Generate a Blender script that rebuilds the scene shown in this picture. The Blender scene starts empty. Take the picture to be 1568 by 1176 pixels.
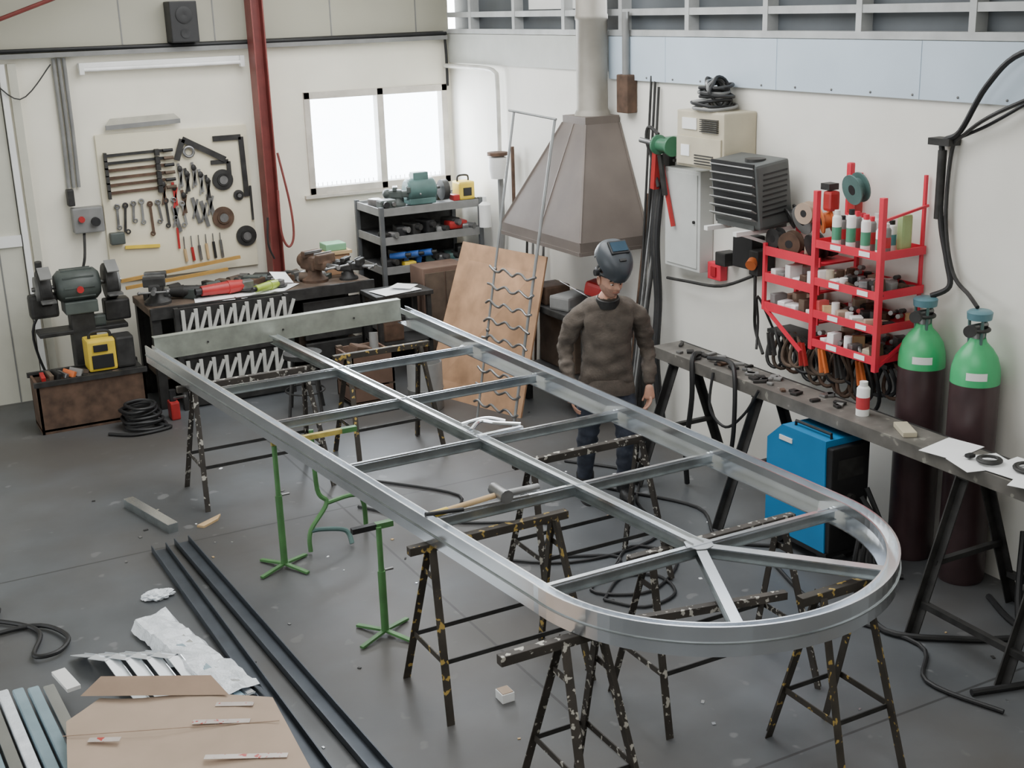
import bpy,bmesh,math,random
from mathutils import Vector,Matrix,Euler,noise
random.seed(3)
pi=math.pi
MATS={}
def mat(name,col,rough=.6,metal=0,var=.15,scale=6,bump=0,emit=0,spot=None,spot_amt=.62,spot_scale=25,detail=4):
    if name in MATS: return MATS[name]
    m=bpy.data.materials.new(name); m.use_nodes=True
    nt=m.node_tree; b=nt.nodes["Principled BSDF"]
    b.inputs["Roughness"].default_value=rough; b.inputs["Metallic"].default_value=metal
    tc=nt.nodes.new("ShaderNodeTexCoord"); n=nt.nodes.new("ShaderNodeTexNoise")
    n.inputs["Scale"].default_value=scale; n.inputs["Detail"].default_value=detail
    nt.links.new(tc.outputs["Object"],n.inputs["Vector"])
    r=nt.nodes.new("ShaderNodeValToRGB")
    r.color_ramp.elements[0].position=.3; r.color_ramp.elements[1].position=.7
    r.color_ramp.elements[0].color=tuple(max(0,c*(1-var)) for c in col)+(1,)
    r.color_ramp.elements[1].color=tuple(min(1,c*(1+var)) for c in col)+(1,)
    nt.links.new(n.outputs["Fac"],r.inputs["Fac"])
    out=r.outputs["Color"]
    if spot:
        n2=nt.nodes.new("ShaderNodeTexNoise"); n2.inputs["Scale"].default_value=spot_scale
        nt.links.new(tc.outputs["Object"],n2.inputs["Vector"])
        r2=nt.nodes.new("ShaderNodeValToRGB"); r2.color_ramp.elements[0].position=spot_amt; r2.color_ramp.elements[1].position=spot_amt+.04
        nt.links.new(n2.outputs["Fac"],r2.inputs["Fac"])
        mx=nt.nodes.new("ShaderNodeMix"); mx.data_type='RGBA'
        nt.links.new(r2.outputs["Color"],mx.inputs[0]); nt.links.new(out,mx.inputs[6]); mx.inputs[7].default_value=tuple(spot)+(1,)
        out=mx.outputs[2]
    nt.links.new(out,b.inputs["Base Color"])
    if bump:
        bp=nt.nodes.new("ShaderNodeBump"); bp.inputs["Strength"].default_value=bump; bp.inputs["Distance"].default_value=.01
        n3=nt.nodes.new("ShaderNodeTexNoise"); n3.inputs["Scale"].default_value=scale*6
        nt.links.new(tc.outputs["Object"],n3.inputs["Vector"]); nt.links.new(n3.outputs["Fac"],bp.inputs["Height"]); nt.links.new(bp.outputs["Normal"],b.inputs["Normal"])
    if emit:
        b.inputs["Emission Color"].default_value=tuple(col)+(1,); b.inputs["Emission Strength"].default_value=emit
    MATS[name]=m; return m

class B:
    def __init__(s,name): s.name=name; s.bm=bmesh.new(); s.mats=[]
    def mi(s,m):
        if m not in s.mats: s.mats.append(m)
        return s.mats.index(m)
    def add(s,vs,fs,m,smooth=False):
        i=s.mi(m); bv=[s.bm.verts.new(v) for v in vs]
        for f in fs:
            try:
                q=s.bm.faces.new([bv[k] for k in f]); q.material_index=i; q.smooth=smooth
            except ValueError: pass
    def merge(s,t,m,M=None,smooth=False):
        t.verts.index_update()
        s.add([(M@v.co) if M else v.co.copy() for v in t.verts],[[v.index for v in f.verts] for f in t.faces],m,smooth); t.free()
    def box(s,c,d,m,rot=(0,0,0),bev=0):
        t=bmesh.new(); bmesh.ops.create_cube(t,size=1); bmesh.ops.scale(t,vec=d,verts=t.verts)
        if bev: bmesh.ops.bevel(t,geom=t.edges[:],offset=min(bev,min(d)*.45),segments=2,affect='EDGES',profile=.6)
        s.merge(t,m,Matrix.Translation(c)@Euler(rot).to_matrix().to_4x4())
    def bb(s,x0,x1,y0,y1,z0,z1,m,bev=0):
        s.box(((x0+x1)/2,(y0+y1)/2,(z0+z1)/2),(abs(x1-x0),abs(y1-y0),abs(z1-z0)),m,bev=bev)
    def cyl(s,p1,p2,r,m,r2=None,seg=16,smooth=True):
        p1=Vector(p1);p2=Vector(p2); d=p2-p1
        if r2 is None:r2=r
        q=d.to_track_quat('Z','Y').to_matrix()
        vs=[];
        for p,rr in((p1,r),(p2,r2)):
            for i in range(seg):
                a=2*pi*i/seg; vs.append(p+q@Vector((rr*math.cos(a),rr*math.sin(a),0)))
        s.add(vs,[[i,(i+1)%seg,seg+(i+1)%seg,seg+i] for i in range(seg)],m,smooth)
        s.add(vs[:seg],[list(range(seg))[::-1]],m); s.add(vs[seg:],[list(range(seg))],m)
    def beam(s,p1,p2,w,h,m,up=(0,0,1),bev=0):
        p1=Vector(p1);p2=Vector(p2);d=(p2-p1);L=d.length;d.normalize()
        u=Vector(up); x=d.cross(u)
        if x.length<1e-3: x=d.cross(Vector((0,1,0)))
        x.normalize(); z=x.cross(d)
        M=Matrix((x,d,z)).transposed().to_4x4(); M.translation=(p1+p2)/2
        t=bmesh.new(); bmesh.ops.create_cube(t,size=1); bmesh.ops.scale(t,vec=(w,L,h),verts=t.verts)
        if bev: bmesh.ops.bevel(t,geom=t.edges[:],offset=bev,segments=2,affect='EDGES')
        s.merge(t,m,M)
    def angle(s,p1,p2,w,m,side=(1,0,0),t=.005):
        p1=Vector(p1);p2=Vector(p2);sd=Vector(side).normalized(); d=(p2-p1).normalized(); o2=d.cross(sd).normalized()
        s.beam(p1,p2,w,t,m,up=o2); s.beam(p1+sd*w*.5-o2*w*.5,p2+sd*w*.5-o2*w*.5,w,t,m,up=sd)
    def tube(s,pts,r,m,seg=8,sub=6,closed=False):
        P=[Vector(p) for p in pts]; n=len(P); C=[]
        if sub>1 and n>2:
            rng=range(n if closed else n-1)
            for i in rng:
                g=lambda k:P[k%n] if closed else P[max(0,min(n-1,k))]
                a,b,c,d=g(i-1),g(i),g(i+1),g(i+2)
                for k in range(sub):
                    t=k/sub; C.append(.5*((2*b)+(c-a)*t+(2*a-5*b+4*c-d)*t*t+(3*b-a-3*c+d)*t**3))
            if not closed:C.append(P[-1])
        else:C=P
        N=len(C); vs=[]; nrm=None
        for i in range(N):
            if closed: t=(C[(i+1)%N]-C[i-1])
            else: t=C[min(N-1,i+1)]-C[max(0,i-1)]
            if t.length<1e-9: t=Vector((0,0,1))
            t.normalize()
            if nrm is None:
                nrm=t.orthogonal().normalized()
            nrm=(nrm-t*nrm.dot(t)); 
            if nrm.length<1e-6:nrm=t.orthogonal()
            nrm.normalize(); bn=t.cross(nrm)
            for k in range(seg):
                a=2*pi*k/seg; vs.append(C[i]+(nrm*math.cos(a)+bn*math.sin(a))*r)
        fs=[]
        for i in range(N if closed else N-1):
            j=(i+1)%N
            for k in range(seg): fs.append([i*seg+k,i*seg+(k+1)%seg,j*seg+(k+1)%seg,j*seg+k])
        if not closed: fs+= [list(range(seg))[::-1],[(N-1)*seg+k for k in range(seg)]]
        s.add(vs,fs,m,True)
    def lathe(s,c,prof,m,seg=24,rot=(0,0,0),smooth=True):
        M=Matrix.Translation(c)@Euler(rot).to_matrix().to_4x4(); vs=[]
        for r,z in prof:
            for i in range(seg):
                a=2*pi*i/seg; vs.append(M@Vector((r*math.cos(a),r*math.sin(a),z)))
        fs=[]
        for j in range(len(prof)-1):
            for i in range(seg): fs.append([j*seg+i,j*seg+(i+1)%seg,(j+1)*seg+(i+1)%seg,(j+1)*seg+i])
        if prof[0][0]>.0005: fs.append(list(range(seg))[::-1])
        if prof[-1][0]>.0005: fs.append([(len(prof)-1)*seg+i for i in range(seg)])
        s.add(vs,fs,m,smooth)
    def sph(s,c,r,m,rot=(0,0,0),u=20,v=12):
        t=bmesh.new(); bmesh.ops.create_uvsphere(t,u_segments=u,v_segments=v,radius=1); 
        if not hasattr(r,'__len__'): r=(r,r,r)
        bmesh.ops.scale(t,vec=r,verts=t.verts)
        s.merge(t,m,Matrix.Translation(c)@Euler(rot).to_matrix().to_4x4(),True)
    def tor(s,c,R,r,m,rot=(0,0,0),a0=0,a1=2*pi,seg=28,flat=1,wob=0):
        M=Matrix.Translation(c)@Euler(rot).to_matrix().to_4x4()
        full=abs(a1-a0-2*pi)<1e-4; n=seg if full else seg+1
        pts=[M@Vector(((R+wob*math.sin(3*a+R*50))*math.cos(a),(R*flat+wob*math.cos(2*a+R*40))*math.sin(a),0)) for a in [a0+(a1-a0)*i/seg for i in range(n)]]
        s.tube(pts,r,m,sub=1,closed=full)
    def ext(s,pts,v,m):
        v=Vector(v);P=[Vector(p) for p in pts];n=len(P)
        s.add(P+[p+v for p in P],[list(range(n))[::-1],[n+i for i in range(n)]]+[[i,(i+1)%n,n+(i+1)%n,n+i] for i in range(n)],m)
    def done(s,parent=None,keep=False):
        bm=s.bm
        bmesh.ops.recalc_face_normals(bm,faces=bm.faces[:])
        for e in bm.edges:
            if len(e.link_faces)==2 and e.calc_face_angle(0)>.75: e.smooth=False
        me=bpy.data.meshes.new(s.name); 
        xs=[v.co for v in bm.verts]
        o=Vector(((min(v.x for v in xs)+max(v.x for v in xs))/2,(min(v.y for v in xs)+max(v.y for v in xs))/2,min(v.z for v in xs)))
        if keep:o=Vector((0,0,0))
        for v in bm.verts: v.co-=o
        bm.to_mesh(me); bm.free()
        for m in s.mats: me.materials.append(m)
        ob=bpy.data.objects.new(s.name,me); bpy.context.collection.objects.link(ob)
        ob.location=o
        if parent: ob.parent=parent; ob.location=o-parent.location
        return ob

# ---------- camera
H=3.4
cam=bpy.data.objects.new("camera",bpy.data.cameras.new("camera")); bpy.context.collection.objects.link(cam)
cam.location=(0,0,H); cam.rotation_euler=(1.27743,.03075,-.49431)
cam.data.sensor_width=36; cam.data.lens=44.45; cam.data.clip_end=100
bpy.context.scene.camera=cam

# ---------- materials
wallm=mat("wall_plaster",(.80,.765,.655),.8,var=.07,scale=1.5,bump=.1,detail=8)
wallr=mat("wall_plaster_white",(.80,.78,.72),.8,var=.09,scale=1.1,bump=.1,detail=8)
panelm=mat("wall_panel_beige",(.40,.385,.31),.6,var=.05,scale=1)
doorm=mat("door_panel_cream",(.56,.55,.47),.5,var=.04)
bluep=mat("blue_panel",(.54,.64,.74),.5,var=.05,scale=2)
steelg=mat("window_steel_grey",(.46,.47,.47),.5,.1)
frost=mat("frosted_glass_grey",(.085,.095,.105),.35,var=.4,scale=1.2)
winfr=mat("window_aluminium",(.56,.52,.46),.5,.1)
redox=mat("red_oxide_steel",(.17,.035,.03),.5,var=.2)
alu=mat("aluminium",(.80,.83,.87),.20,.95,var=.10,scale=3)
alu2=mat("aluminium_dull",(.38,.41,.42),.35,.9,var=.2,scale=8)
galv=mat("galvanised_beam",(.34,.36,.31),.5,.6,var=.2,scale=9)
dark=mat("black_rubber",(.012,.012,.013),.55,var=.3)
darks=mat("dark_steel",(.038,.037,.036),.55,.4,var=.4,scale=10)
steel=mat("bare_steel",(.25,.25,.25),.4,.8,var=.3,scale=12)
mgrey=mat("grey_paint",(.20,.20,.195),.5,var=.15)
rust=mat("rusty_steel",(.10,.06,.04),.8,.2,var=.4,scale=10)
trest=mat("paint_splattered_steel",(.045,.038,.032),.6,.2,var=.4,spot=(.45,.43,.38),spot_amt=.59,spot_scale=30)
trest2=mat("paint_splattered_yellow",(.045,.038,.03),.6,.2,var=.4,spot=(.45,.31,.08),spot_amt=.61,spot_scale=24)
green=mat("green_paint",(.07,.19,.06),.5,var=.25)
yellow=mat("yellow_paint",(.70,.50,.05),.5,var=.12)
red=mat("red_paint",(.68,.03,.06),.4,var=.08)
dred=mat("red_tool_plastic",(.38,.025,.025),.4)
blue=mat("blue_welder_paint",(.015,.20,.44),.4,var=.06,scale=3)
bgreen=mat("bottle_green",(.05,.42,.16),.35,var=.1)
maroon=mat("bottle_maroon",(.050,.028,.030),.35,var=.2)
white=mat("white_plastic",(.8,.8,.78),.5,var=.03)
paper=mat("paper",(.88,.89,.90),.8,var=.03)
wood=mat("plywood",(.44,.26,.15),.7,var=.25,scale=5)
woodl=mat("light_wood",(.55,.38,.20),.7,var=.2)
woodd=mat("dark_bench_wood",(.10,.07,.05),.8,var=.4)
card=mat("cardboard",(.41,.31,.235),.85,var=.08,scale=3)
cardd=mat("cardboard_dark",(.30,.21,.15),.85,var=.1)
tape=mat("packing_tape",(.55,.49,.45),.2,var=.15,spot=(.5,.08,.07),spot_amt=.60,spot_scale=34)
teal=mat("teal_machine_paint",(.08,.15,.14),.45,var=.2)
ggreen=mat("grinder_green_grey",(.065,.078,.072),.5,var=.3)
hoodm=mat("hood_sheet",(.145,.120,.105),.6,.15,var=.15,scale=3)
fluem=mat("flue_sheet",(.27,.25,.215),.5,.3,var=.15,scale=4)
beige=mat("beige_enamel",(.48,.43,.32),.5,var=.08)
orange=mat("orange_plastic",(.60,.15,.04),.45)
skin=mat("skin",(.50,.27,.19),.55,var=.1,scale=20)
stub=mat("skin_stubble",(.37,.21,.155),.65,var=.15,scale=60)
sweat=mat("brown_sweater",(.098,.080,.066),.95,var=.25,scale=14,bump=.3)
trous=mat("work_trousers",(.038,.045,.065),.9,var=.4,scale=12,bump=.2)
hairm=mat("dark_hair",(.03,.02,.015),.8)
boardm=mat("tool_board_cream",(.72,.665,.51),.7,var=.05,scale=2)
plas=mat("plastic_film",(.78,.82,.86),.15,var=.12,scale=12,bump=.5)
bluish=mat("film_covered_profile",(.38,.52,.60),.25,.5,var=.15,scale=4)
navy=mat("primed_steel_blue_grey",(.070,.082,.10),.4,.5,var=.2,scale=5)

# ---------- floor
fm=mat("concrete_floor",(.096,.103,.110),.40,var=.35,scale=.9,bump=.08,spot=(.16,.165,.17),spot_amt=.67,spot_scale=6,detail=9)
nt=fm.node_tree; bs=nt.nodes["Principled BSDF"]; lk=bs.inputs["Base Color"].links[0]; src=lk.from_socket
tc=nt.nodes.new("ShaderNodeTexCoord"); sx=nt.nodes.new("ShaderNodeSeparateXYZ"); nt.links.new(tc.outputs["Object"],sx.inputs[0])
def M(op,a,b=None):
    n=nt.nodes.new("ShaderNodeMath"); n.operation=op
    for i,v in enumerate((a,b)):
        if v is None: continue
        if isinstance(v,(int,float)): n.inputs[i].default_value=v
        else: nt.links.new(v,n.inputs[i])
    return n.outputs[0]
ns=nt.nodes.new("ShaderNodeTexNoise"); ns.inputs["Scale"].default_value=.55; ns.inputs["Detail"].default_value=7; nt.links.new(tc.outputs["Object"],ns.inputs["Vector"])
rs=nt.nodes.new("ShaderNodeValToRGB"); rs.color_ramp.elements[0].position=.42; rs.color_ramp.elements[1].position=.62; nt.links.new(ns.outputs["Fac"],rs.inputs["Fac"])
m0=nt.nodes.new("ShaderNodeMix"); m0.data_type='RGBA'; nt.links.new(M('MULTIPLY',rs.outputs["Color"],.8),m0.inputs[0]); nt.links.new(src,m0.inputs[6]); m0.inputs[7].default_value=(.070,.062,.054,1)
src=m0.outputs[2]
jy=M('LESS_THAN',M('MODULO',M('ADD',sx.outputs[1],20.05),4.0),.016)
jx=M('LESS_THAN',M('MODULO',M('ADD',sx.outputs[0],21.2),4.0),.016)
j=M('MAXIMUM',jx,jy); mx=nt.nodes.new("ShaderNodeMix"); mx.data_type='RGBA'
nt.links.new(M('MULTIPLY',j,.7),mx.inputs[0]); nt.links.new(src,mx.inputs[6]); mx.inputs[7].default_value=(.025,.025,.025,1)
nt.links.new(mx.outputs[2],bs.inputs["Base Color"])
nr=nt.nodes.new("ShaderNodeMapRange"); nt.links.new(ns.outputs["Fac"],nr.inputs[0]); nr.inputs[3].default_value=.30; nr.inputs[4].default_value=.60; nt.links.new(nr.outputs[0],bs.inputs["Roughness"])

XW,YW=5.76,12.07
# ---------- room
o=B("floor"); o.bb(-5,XW+.2,-3,YW+.2,-.1,0,fm); o.done(keep=True)
o=B("ceiling"); o.bb(-5,XW+.2,-3,YW+.2,4.3,4.4,wallm); o.done(keep=True)
o=B("wall_left"); o.bb(-5.2,-5,-3,YW+.2,0,4.3,wallm); o.done(keep=True)
o=B("wall_front"); o.bb(-5,XW+.2,-3.2,-3,0,4.3,wallm); o.done(keep=True)
o=B("wall_right"); o.bb(XW,XW+.2,-3,YW+.2,0,3.12,wallr); o.bb(XW,XW+.2,-3,YW+.2,3.8,4.3,wallr); o.done(keep=True)
o=B("wall_back")
o.bb(-5,4.16,YW,YW+.2,0,3.10,wallm); o.bb(4.16,5.71,YW,YW+.2,0,1.62,wallm); o.bb(4.16,5.71,YW,YW+.2,2.62,3.10,wallm)
o.bb(5.71,XW,YW,YW+.2,0,3.10,wallm); o.bb(-5,XW,YW,YW+.2,3.10,4.3,panelm)
o.done(keep=True)
o=B("trim_panel_seams")
for x in (.2,1.35,2.5,3.35,4.5,5.4): o.bb(x-.006,x+.006,YW-.004,YW+.001,3.14,4.29,mgrey)
o.done()
o=B("trim_blue_band"); o.bb(XW-.03,XW-.001,-3,9.0,2.775,3.11,bluep)
for y in (8.2,6.9,5.6,4.3,3): 
    o.bb(XW-.034,XW-.03,y-.003,y+.003,2.775,3.11,bluep)
for k in range(28): o.sph((XW-.032,8.8-k*.35,2.80),.008,mgrey,u=8,v=6)
o.done()
o=B("trim_grey_band"); o.bb(XW-.02,XW-.001,9.02,YW-.01,2.83,3.11,mat("grey_white_band",(.48,.49,.46),.6,var=.05)); o.done()
o=B("window_high")
o.bb(XW+.08,XW+.10,-3,YW,3.12,3.8,frost)
o.bb(XW-.02,XW+.1,-3,YW,3.115,3.16,steelg); o.bb(XW-.01,XW+.1,-3,YW,3.27,3.32,steelg); o.bb(XW-.01,XW+.1,-3,YW,3.72,3.8,steelg)
for k in range(-3,14):
    y=8.85-.9*(k-2)+.0
    if -3<y<YW-.05: o.bb(XW-.015,XW+.1,y-.025,y+.025,3.15,3.75,steelg)
o.bb(XW+.07,XW+.078,9.3,10.5,3.33,3.7,white)
o.done()
o=B("window_back")
x0,x1,z0,z1=4.16,5.71,1.62,2.62
for a in ((x0,x1,z0,z0+.07),(x0,x1,z1-.07,z1),(x0,x0+.065,z0,z1),(x1-.065,x1,z0,z1),(4.93,5.0,z0,z1)): o.bb(a[0],a[1],YW-.015,YW+.1,a[2],a[3],winfr,bev=.005)
gm=bpy.data.materials.new("window_glass"); gm.use_nodes=True; n=gm.node_tree; n.nodes.clear()
ou=n.nodes.new("ShaderNodeOutputMaterial"); tr=n.nodes.new("ShaderNodeBsdfTransparent"); gl=n.nodes.new("ShaderNodeBsdfGlossy"); mxs=n.nodes.new("ShaderNodeMixShader"); mxs.inputs[0].default_value=.06
gl.inputs["Roughness"].default_value=.05
nz=n.nodes.new("ShaderNodeTexNoise"); rp=n.nodes.new("ShaderNodeValToRGB"); rp.color_ramp.elements[0].color=(.9,.95,1,1); n.links.new(nz.outputs["Fac"],rp.inputs["Fac"]); n.links.new(rp.outputs["Color"],tr.inputs["Color"])
n.links.new(tr.outputs[0],mxs.inputs[1]); n.links.new(gl.outputs[0],mxs.inputs[2]); n.links.new(mxs.outputs[0],ou.inputs[0])
o.bb(x0+.06,x1-.06,YW+.03,YW+.036,z0+.06,z1-.06,gm)
for k in range(30):
    xx=4.24+k*.05; 
    if xx<5.66: o.bb(xx,xx+.006,YW+.12,YW+.126,1.64,1.72,winfr)
o.done()
o=B("trim_window_sill"); o.bb(4.1,5.7,YW-.05,YW,1.59,1.62,winfr); o.done()
o=B("door_1")
o.bb(-2.2,1.40,YW-.06,YW-.005,0,3.0,doorm)
o.bb(-2.2,1.40,YW-.09,YW-.05,1.44,1.54,white)
for x in(-1.3,-.4,.5,1.0,1.2): o.bb(x-.006,x+.006,YW-.064,YW-.058,0,3.0,mgrey)
o.bb(1.41,1.46,YW-.10,YW-.005,0,3.02,white); o.bb(1.49,1.56,YW-.04,YW-.002,0,3.02,doorm)
o.done()
o=B("steel_column")
o.bb(3.62,3.632,11.76,11.95,0,4.3,redox); o.bb(3.728,3.74,11.76,11.95,0,4.3,redox); o.bb(3.632,3.728,11.85,11.862,0,4.3,redox)
o.bb(3.59,3.77,11.74,11.95,0,.02,redox)
o.done()
o=B("hanging_red_hose"); o.tube([(3.75,11.73,2.1),(3.83,11.72,1.6),(3.84,11.72,1.3),(3.78,11.72,1.2),(3.72,11.72,1.35),(3.72,11.72,1.75)],.012,redox); o.tube([(3.6,11.73,1.5),(3.58,11.72,1.25),(3.63,11.72,1.1)],.01,dark); o.done()
o=B("cable_tray"); o.bb(-3,5.70,YW-.10,YW-.005,3.06,3.10,mgrey); 
o.tube([(-3,YW-.07,3.12),(1.5,YW-.07,3.125),(3.2,YW-.07,3.115),(5.7,YW-.07,3.12)],.018,dark); o.tube([(-3,YW-.04,3.13),(2,YW-.04,3.125),(5.68,YW-.04,3.13)],.014,darks)
o.tube([(5.69,YW-.05,3.12),(5.70,YW-.05,2.9),(5.70,YW-.05,2.6)],.015,dark)
o.done()
o=B("speaker_box"); o.bb(2.90,3.15,YW-.22,YW-.005,3.14,3.5,dark,bev=.01); o.lathe((3.025,YW-.222,3.38),[(.07,0),(.075,.006),(.05,.01),(.0,.004)],dark,rot=(pi/2,0,0)); o.lathe((3.025,YW-.222,3.22),[(.04,0),(.042,.006),(.0,.004)],dark,rot=(pi/2,0,0)); o.done()
o=B("fluorescent_light"); o.bb(2.08,3.58,YW-.07,YW-.005,2.95,3.0,white,bev=.01); o.cyl((2.1,YW-.09,2.94),(3.56,YW-.09,2.94),.018,mat("tube_glass",(.9,.9,.88),.3)); o.bb(2.08,2.12,YW-.11,YW-.06,2.9,3.0,white);o.bb(3.54,3.58,YW-.11,YW-.06,2.9,3.0,white); o.done()
o=B("roof_brace"); o.tube([(3.6,11.7,4.25),(1.9,11.7,3.55),(0,11.7,2.9)],.018,redox,sub=1); o.done()
o=B("electrical_conduit")
for dx in(0,.045,.09): o.tube([(1.88+dx,YW-.03,3.05),(1.88+dx,YW-.03,2.4),(1.87+dx,YW-.03,1.91)],.016,mgrey,sub=1)
o.tube([(1.3,YW-.12,2.95),(1.55,YW-.11,2.72),(1.85,YW-.05,3.0)],.006,darks)
o.done()
o=B("electrical_switch_box"); o.bb(1.86,2.13,YW-.12,YW-.005,1.50,1.73,mgrey,bev=.012); o.cyl((1.93,YW-.12,1.63),(1.93,YW-.15,1.63),.028,dred); o.cyl((2.05,YW-.12,1.60),(2.05,YW-.17,1.6),.04,dark); o.bb(1.84,1.9,YW-.1,YW-.005,1.75,1.9,darks,bev=.01); 
o.tube([(1.95,YW-.06,1.51),(1.9,11.85,1.3),(1.85,11.85,1.1),(1.9,11.85,.9),(1.9,11.9,0.02)],.013,darks); o.done()

# tool board
o=B("tool_board"); o.bb(2.15,3.56,YW-.035,YW-.002,1.0,2.36,boardm,bev=.006); o.done()
o=B("hanging_hand_tools"); y=YW-.055
o.ext([(2.25,y,2.40),(2.93,y,2.42),(2.93,y,2.46),(2.25,y,2.44)],(0,-.02,0),mgrey); o.ext([(2.25,y,2.44),(2.30,y,2.50),(2.88,y,2.51),(2.93,y,2.46)],(0,-.01,0),mat("pale_metal",(.45,.43,.36),.5))
for i,(z,m) in enumerate(((2.17,darks),(2.10,darks),(2.035,rust),(1.965,rust),(1.90,rust),(1.83,rust))):
    o.beam((2.2,y,z),(2.78-.01*i,y,z+.012),.012,.026,m)
    o.bb(2.2,2.225,y-.05,y+.005,z-.05,z+.03,darks); o.bb(2.66,2.70,y-.05,y+.005,z-.03,z+.03,darks)
    o.cyl((2.74,y-.02,z+.01),(2.83,y-.02,z+.012),.016,(woodd if i%2 else dark))
def Lsq(p,q,r,w,m):
    for a,b in((p,q),(q,r)):
        a=Vector(a);b=Vector(b);o.beam(a,b,w,.012,m,up=(0,1,0))
Lsq((2.86,y-.01,2.08),(2.93,y-.01,2.27),(3.32,y-.01,2.05),.055,darks)
Lsq((3.22,y,2.25),(3.49,y,2.25),(3.50,y,1.68),.05,darks)
Lsq((3.18,y,2.03),(3.35,y,2.03),(3.35,y,1.86),.04,darks)
o.tor((2.98,y-.01,2.15),.045,.014,steel,rot=(pi/2,0,0))
for cx,cz,r in((3.25,1.50,.105),(3.46,1.30,.10),(3.28,1.86,.10),(3.42,1.70,.05)):
    o.lathe((cx,y+.01,cz),[(.02,0),(.02,.03),(r*.55,.035),(r*.6,.02),(r,.018),(r,0)],rust if r>.1 else darks,rot=(pi/2,0,0)); o.lathe((cx,y-.03,cz),[(.0,0),(.4*r,.0),(.4*r,.004),(0,.004)],steel,rot=(pi/2,0,0))
k=0
for xx in [2.27+.075*i for i in range(9)]:
    L=random.uniform(.16,.30); z=1.70+random.uniform(-.03,.03); m=[steel,darks,steel,mgrey,rust][k%5]; k+=1
    o.beam((xx,y,z),(xx+random.uniform(-.03,.03),y,z-L),.022,.012,m,up=(0,1,0)); o.tor((xx,y,z),.02,.009,m,rot=(pi/2,0,0),seg=14)
    o.tor((xx,y,z-L),.018,.007,m,rot=(pi/2,0,0),seg=14)
for xx,z,m in((2.87,2.05,steel),(2.93,2.0,darks),(3.0,2.05,steel),(3.06,1.98,mgrey),(3.12,1.92,darks),(2.70,1.92,rust),(2.80,1.88,dred),(2.88,1.80,rust)):
    o.beam((xx,y,z),(xx+.02,y,z-.22),.025,.014,m,up=(0,1,0)); o.beam((xx+.035,y,z-.05),(xx-.01,y,z-.24),.018,.014,m,up=(0,1,0)); o.sph((xx+.01,y-.01,z-.05),(.025,.015,.03),darks,u=10,v=8)
for xx,z in((2.97,1.72),(3.05,1.68),(3.12,1.74),(2.78,1.66)):
    o.beam((xx,y,z),(xx+.05,y,z-.25),.035,.012,steel,up=(0,1,0)); o.beam((xx+.05,y,z-.02),(xx-.01,y,z-.2),.02,.012,steel,up=(0,1,0))
o.beam((2.80,y,1.45),(2.80,y,1.25),.02,.012,dred,up=(0,1,0)); o.beam((2.30,y,1.32),(2.62,y,1.30),.03,.02,yellow,up=(0,1,0))
for i in range(6): 
    xx=2.85+i*.07; o.cyl((xx,y,1.24+.01*i),(xx+.01,y,1.12),.014,[woodl,dred,steel,woodl,dark,steel][i],seg=8); o.cyl((xx,y,1.36),(xx,y,1.24),.006,steel,seg=6)
o.cyl((3.54,y,1.78),(3.54,y,1.45),.012,darks); o.bb(2.17,2.30,y-.06,y+.02,1.36,1.47,ggreen,bev=.01)
o.done()
o=B("yellow_bar"); och=mat("ochre",(.42,.24,.06),.6); o.beam((2.20,11.9,1.03),(3.35,11.92,1.12),.03,.03,och); o.beam((2.22,11.8,.98),(3.2,11.85,1.03),.03,.03,och); o.done()

# workbench
o=B("workbench")
o.bb(2.25,4.35,11.0,11.72,.85,.92,woodd,bev=.01); o.bb(2.25,4.35,10.98,11.02,.83,.93,darks)
for x in(2.3,3.3,4.28):
    for yy in(11.06,11.66): o.bb(x-.04,x+.04,yy-.04,yy+.04,0,.85,darks)
o.bb(2.3,4.3,11.1,11.65,.25,.29,woodd); o.bb(2.3,4.3,11.6,11.65,.0,.85,darks)
for i in range(3): o.bb(3.65,4.22,11.03,11.08,.62-.2*i,.79-.2*i,darks,bev=.01)
for i in range(10): 
    xx=2.45+.18*i; h=random.uniform(.12,.35); o.bb(xx-.07,xx+.07,11.2,11.45,.29,.29+h,random.choice([rust,darks,woodd,ggreen,mgrey]),bev=.015)
for i in range(60):
    x=random.uniform(2.35,4.28); yy=random.uniform(11.25,11.7); d=random.uniform(.03,.09); m=random.choice([darks,rust,mgrey,woodd,steel,ggreen,darks])
    if random.random()<.5: o.box((x,yy,.92+d/2),(random.uniform(.05,.2),d*1.2,d),m,rot=(0,0,random.uniform(0,3)),bev=.008)
    else: o.cyl((x,yy,.92+d/2),(x+random.uniform(-.15,.15),yy+.06,.92+d/2),d/2,m,seg=12)
o.done()
o=B("steel_baluster_panels")
pale=mat("pale_grey_bar",(.50,.50,.47),.5,.1)
for z0,z1 in((.55,.93),(.12,.47)):
    for zz in(z0+.03,z0+.2): o.bb(2.45,3.45,10.88,10.90,zz,zz+.03,darks)
    for i in range(9):
        xx=2.5+i*.115
        o.beam((xx,10.87,z0),(xx,10.87,z1-.02),.032,.02,pale,up=(0,1,0))
        o.beam((xx+.09,10.86,z1-.05),(xx+.01,10.86,z0+.12),.026,.02,pale,up=(0,1,0))
for xx in(2.45,3.45): o.bb(xx-.02,xx+.02,10.87,10.93,0,.93,darks)
o.bb(2.45,3.45,10.905,10.93,.02,.92,darks)
o.bb(2.45,3.45,10.88,10.93,.47,.51,darks)
o.done()
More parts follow.
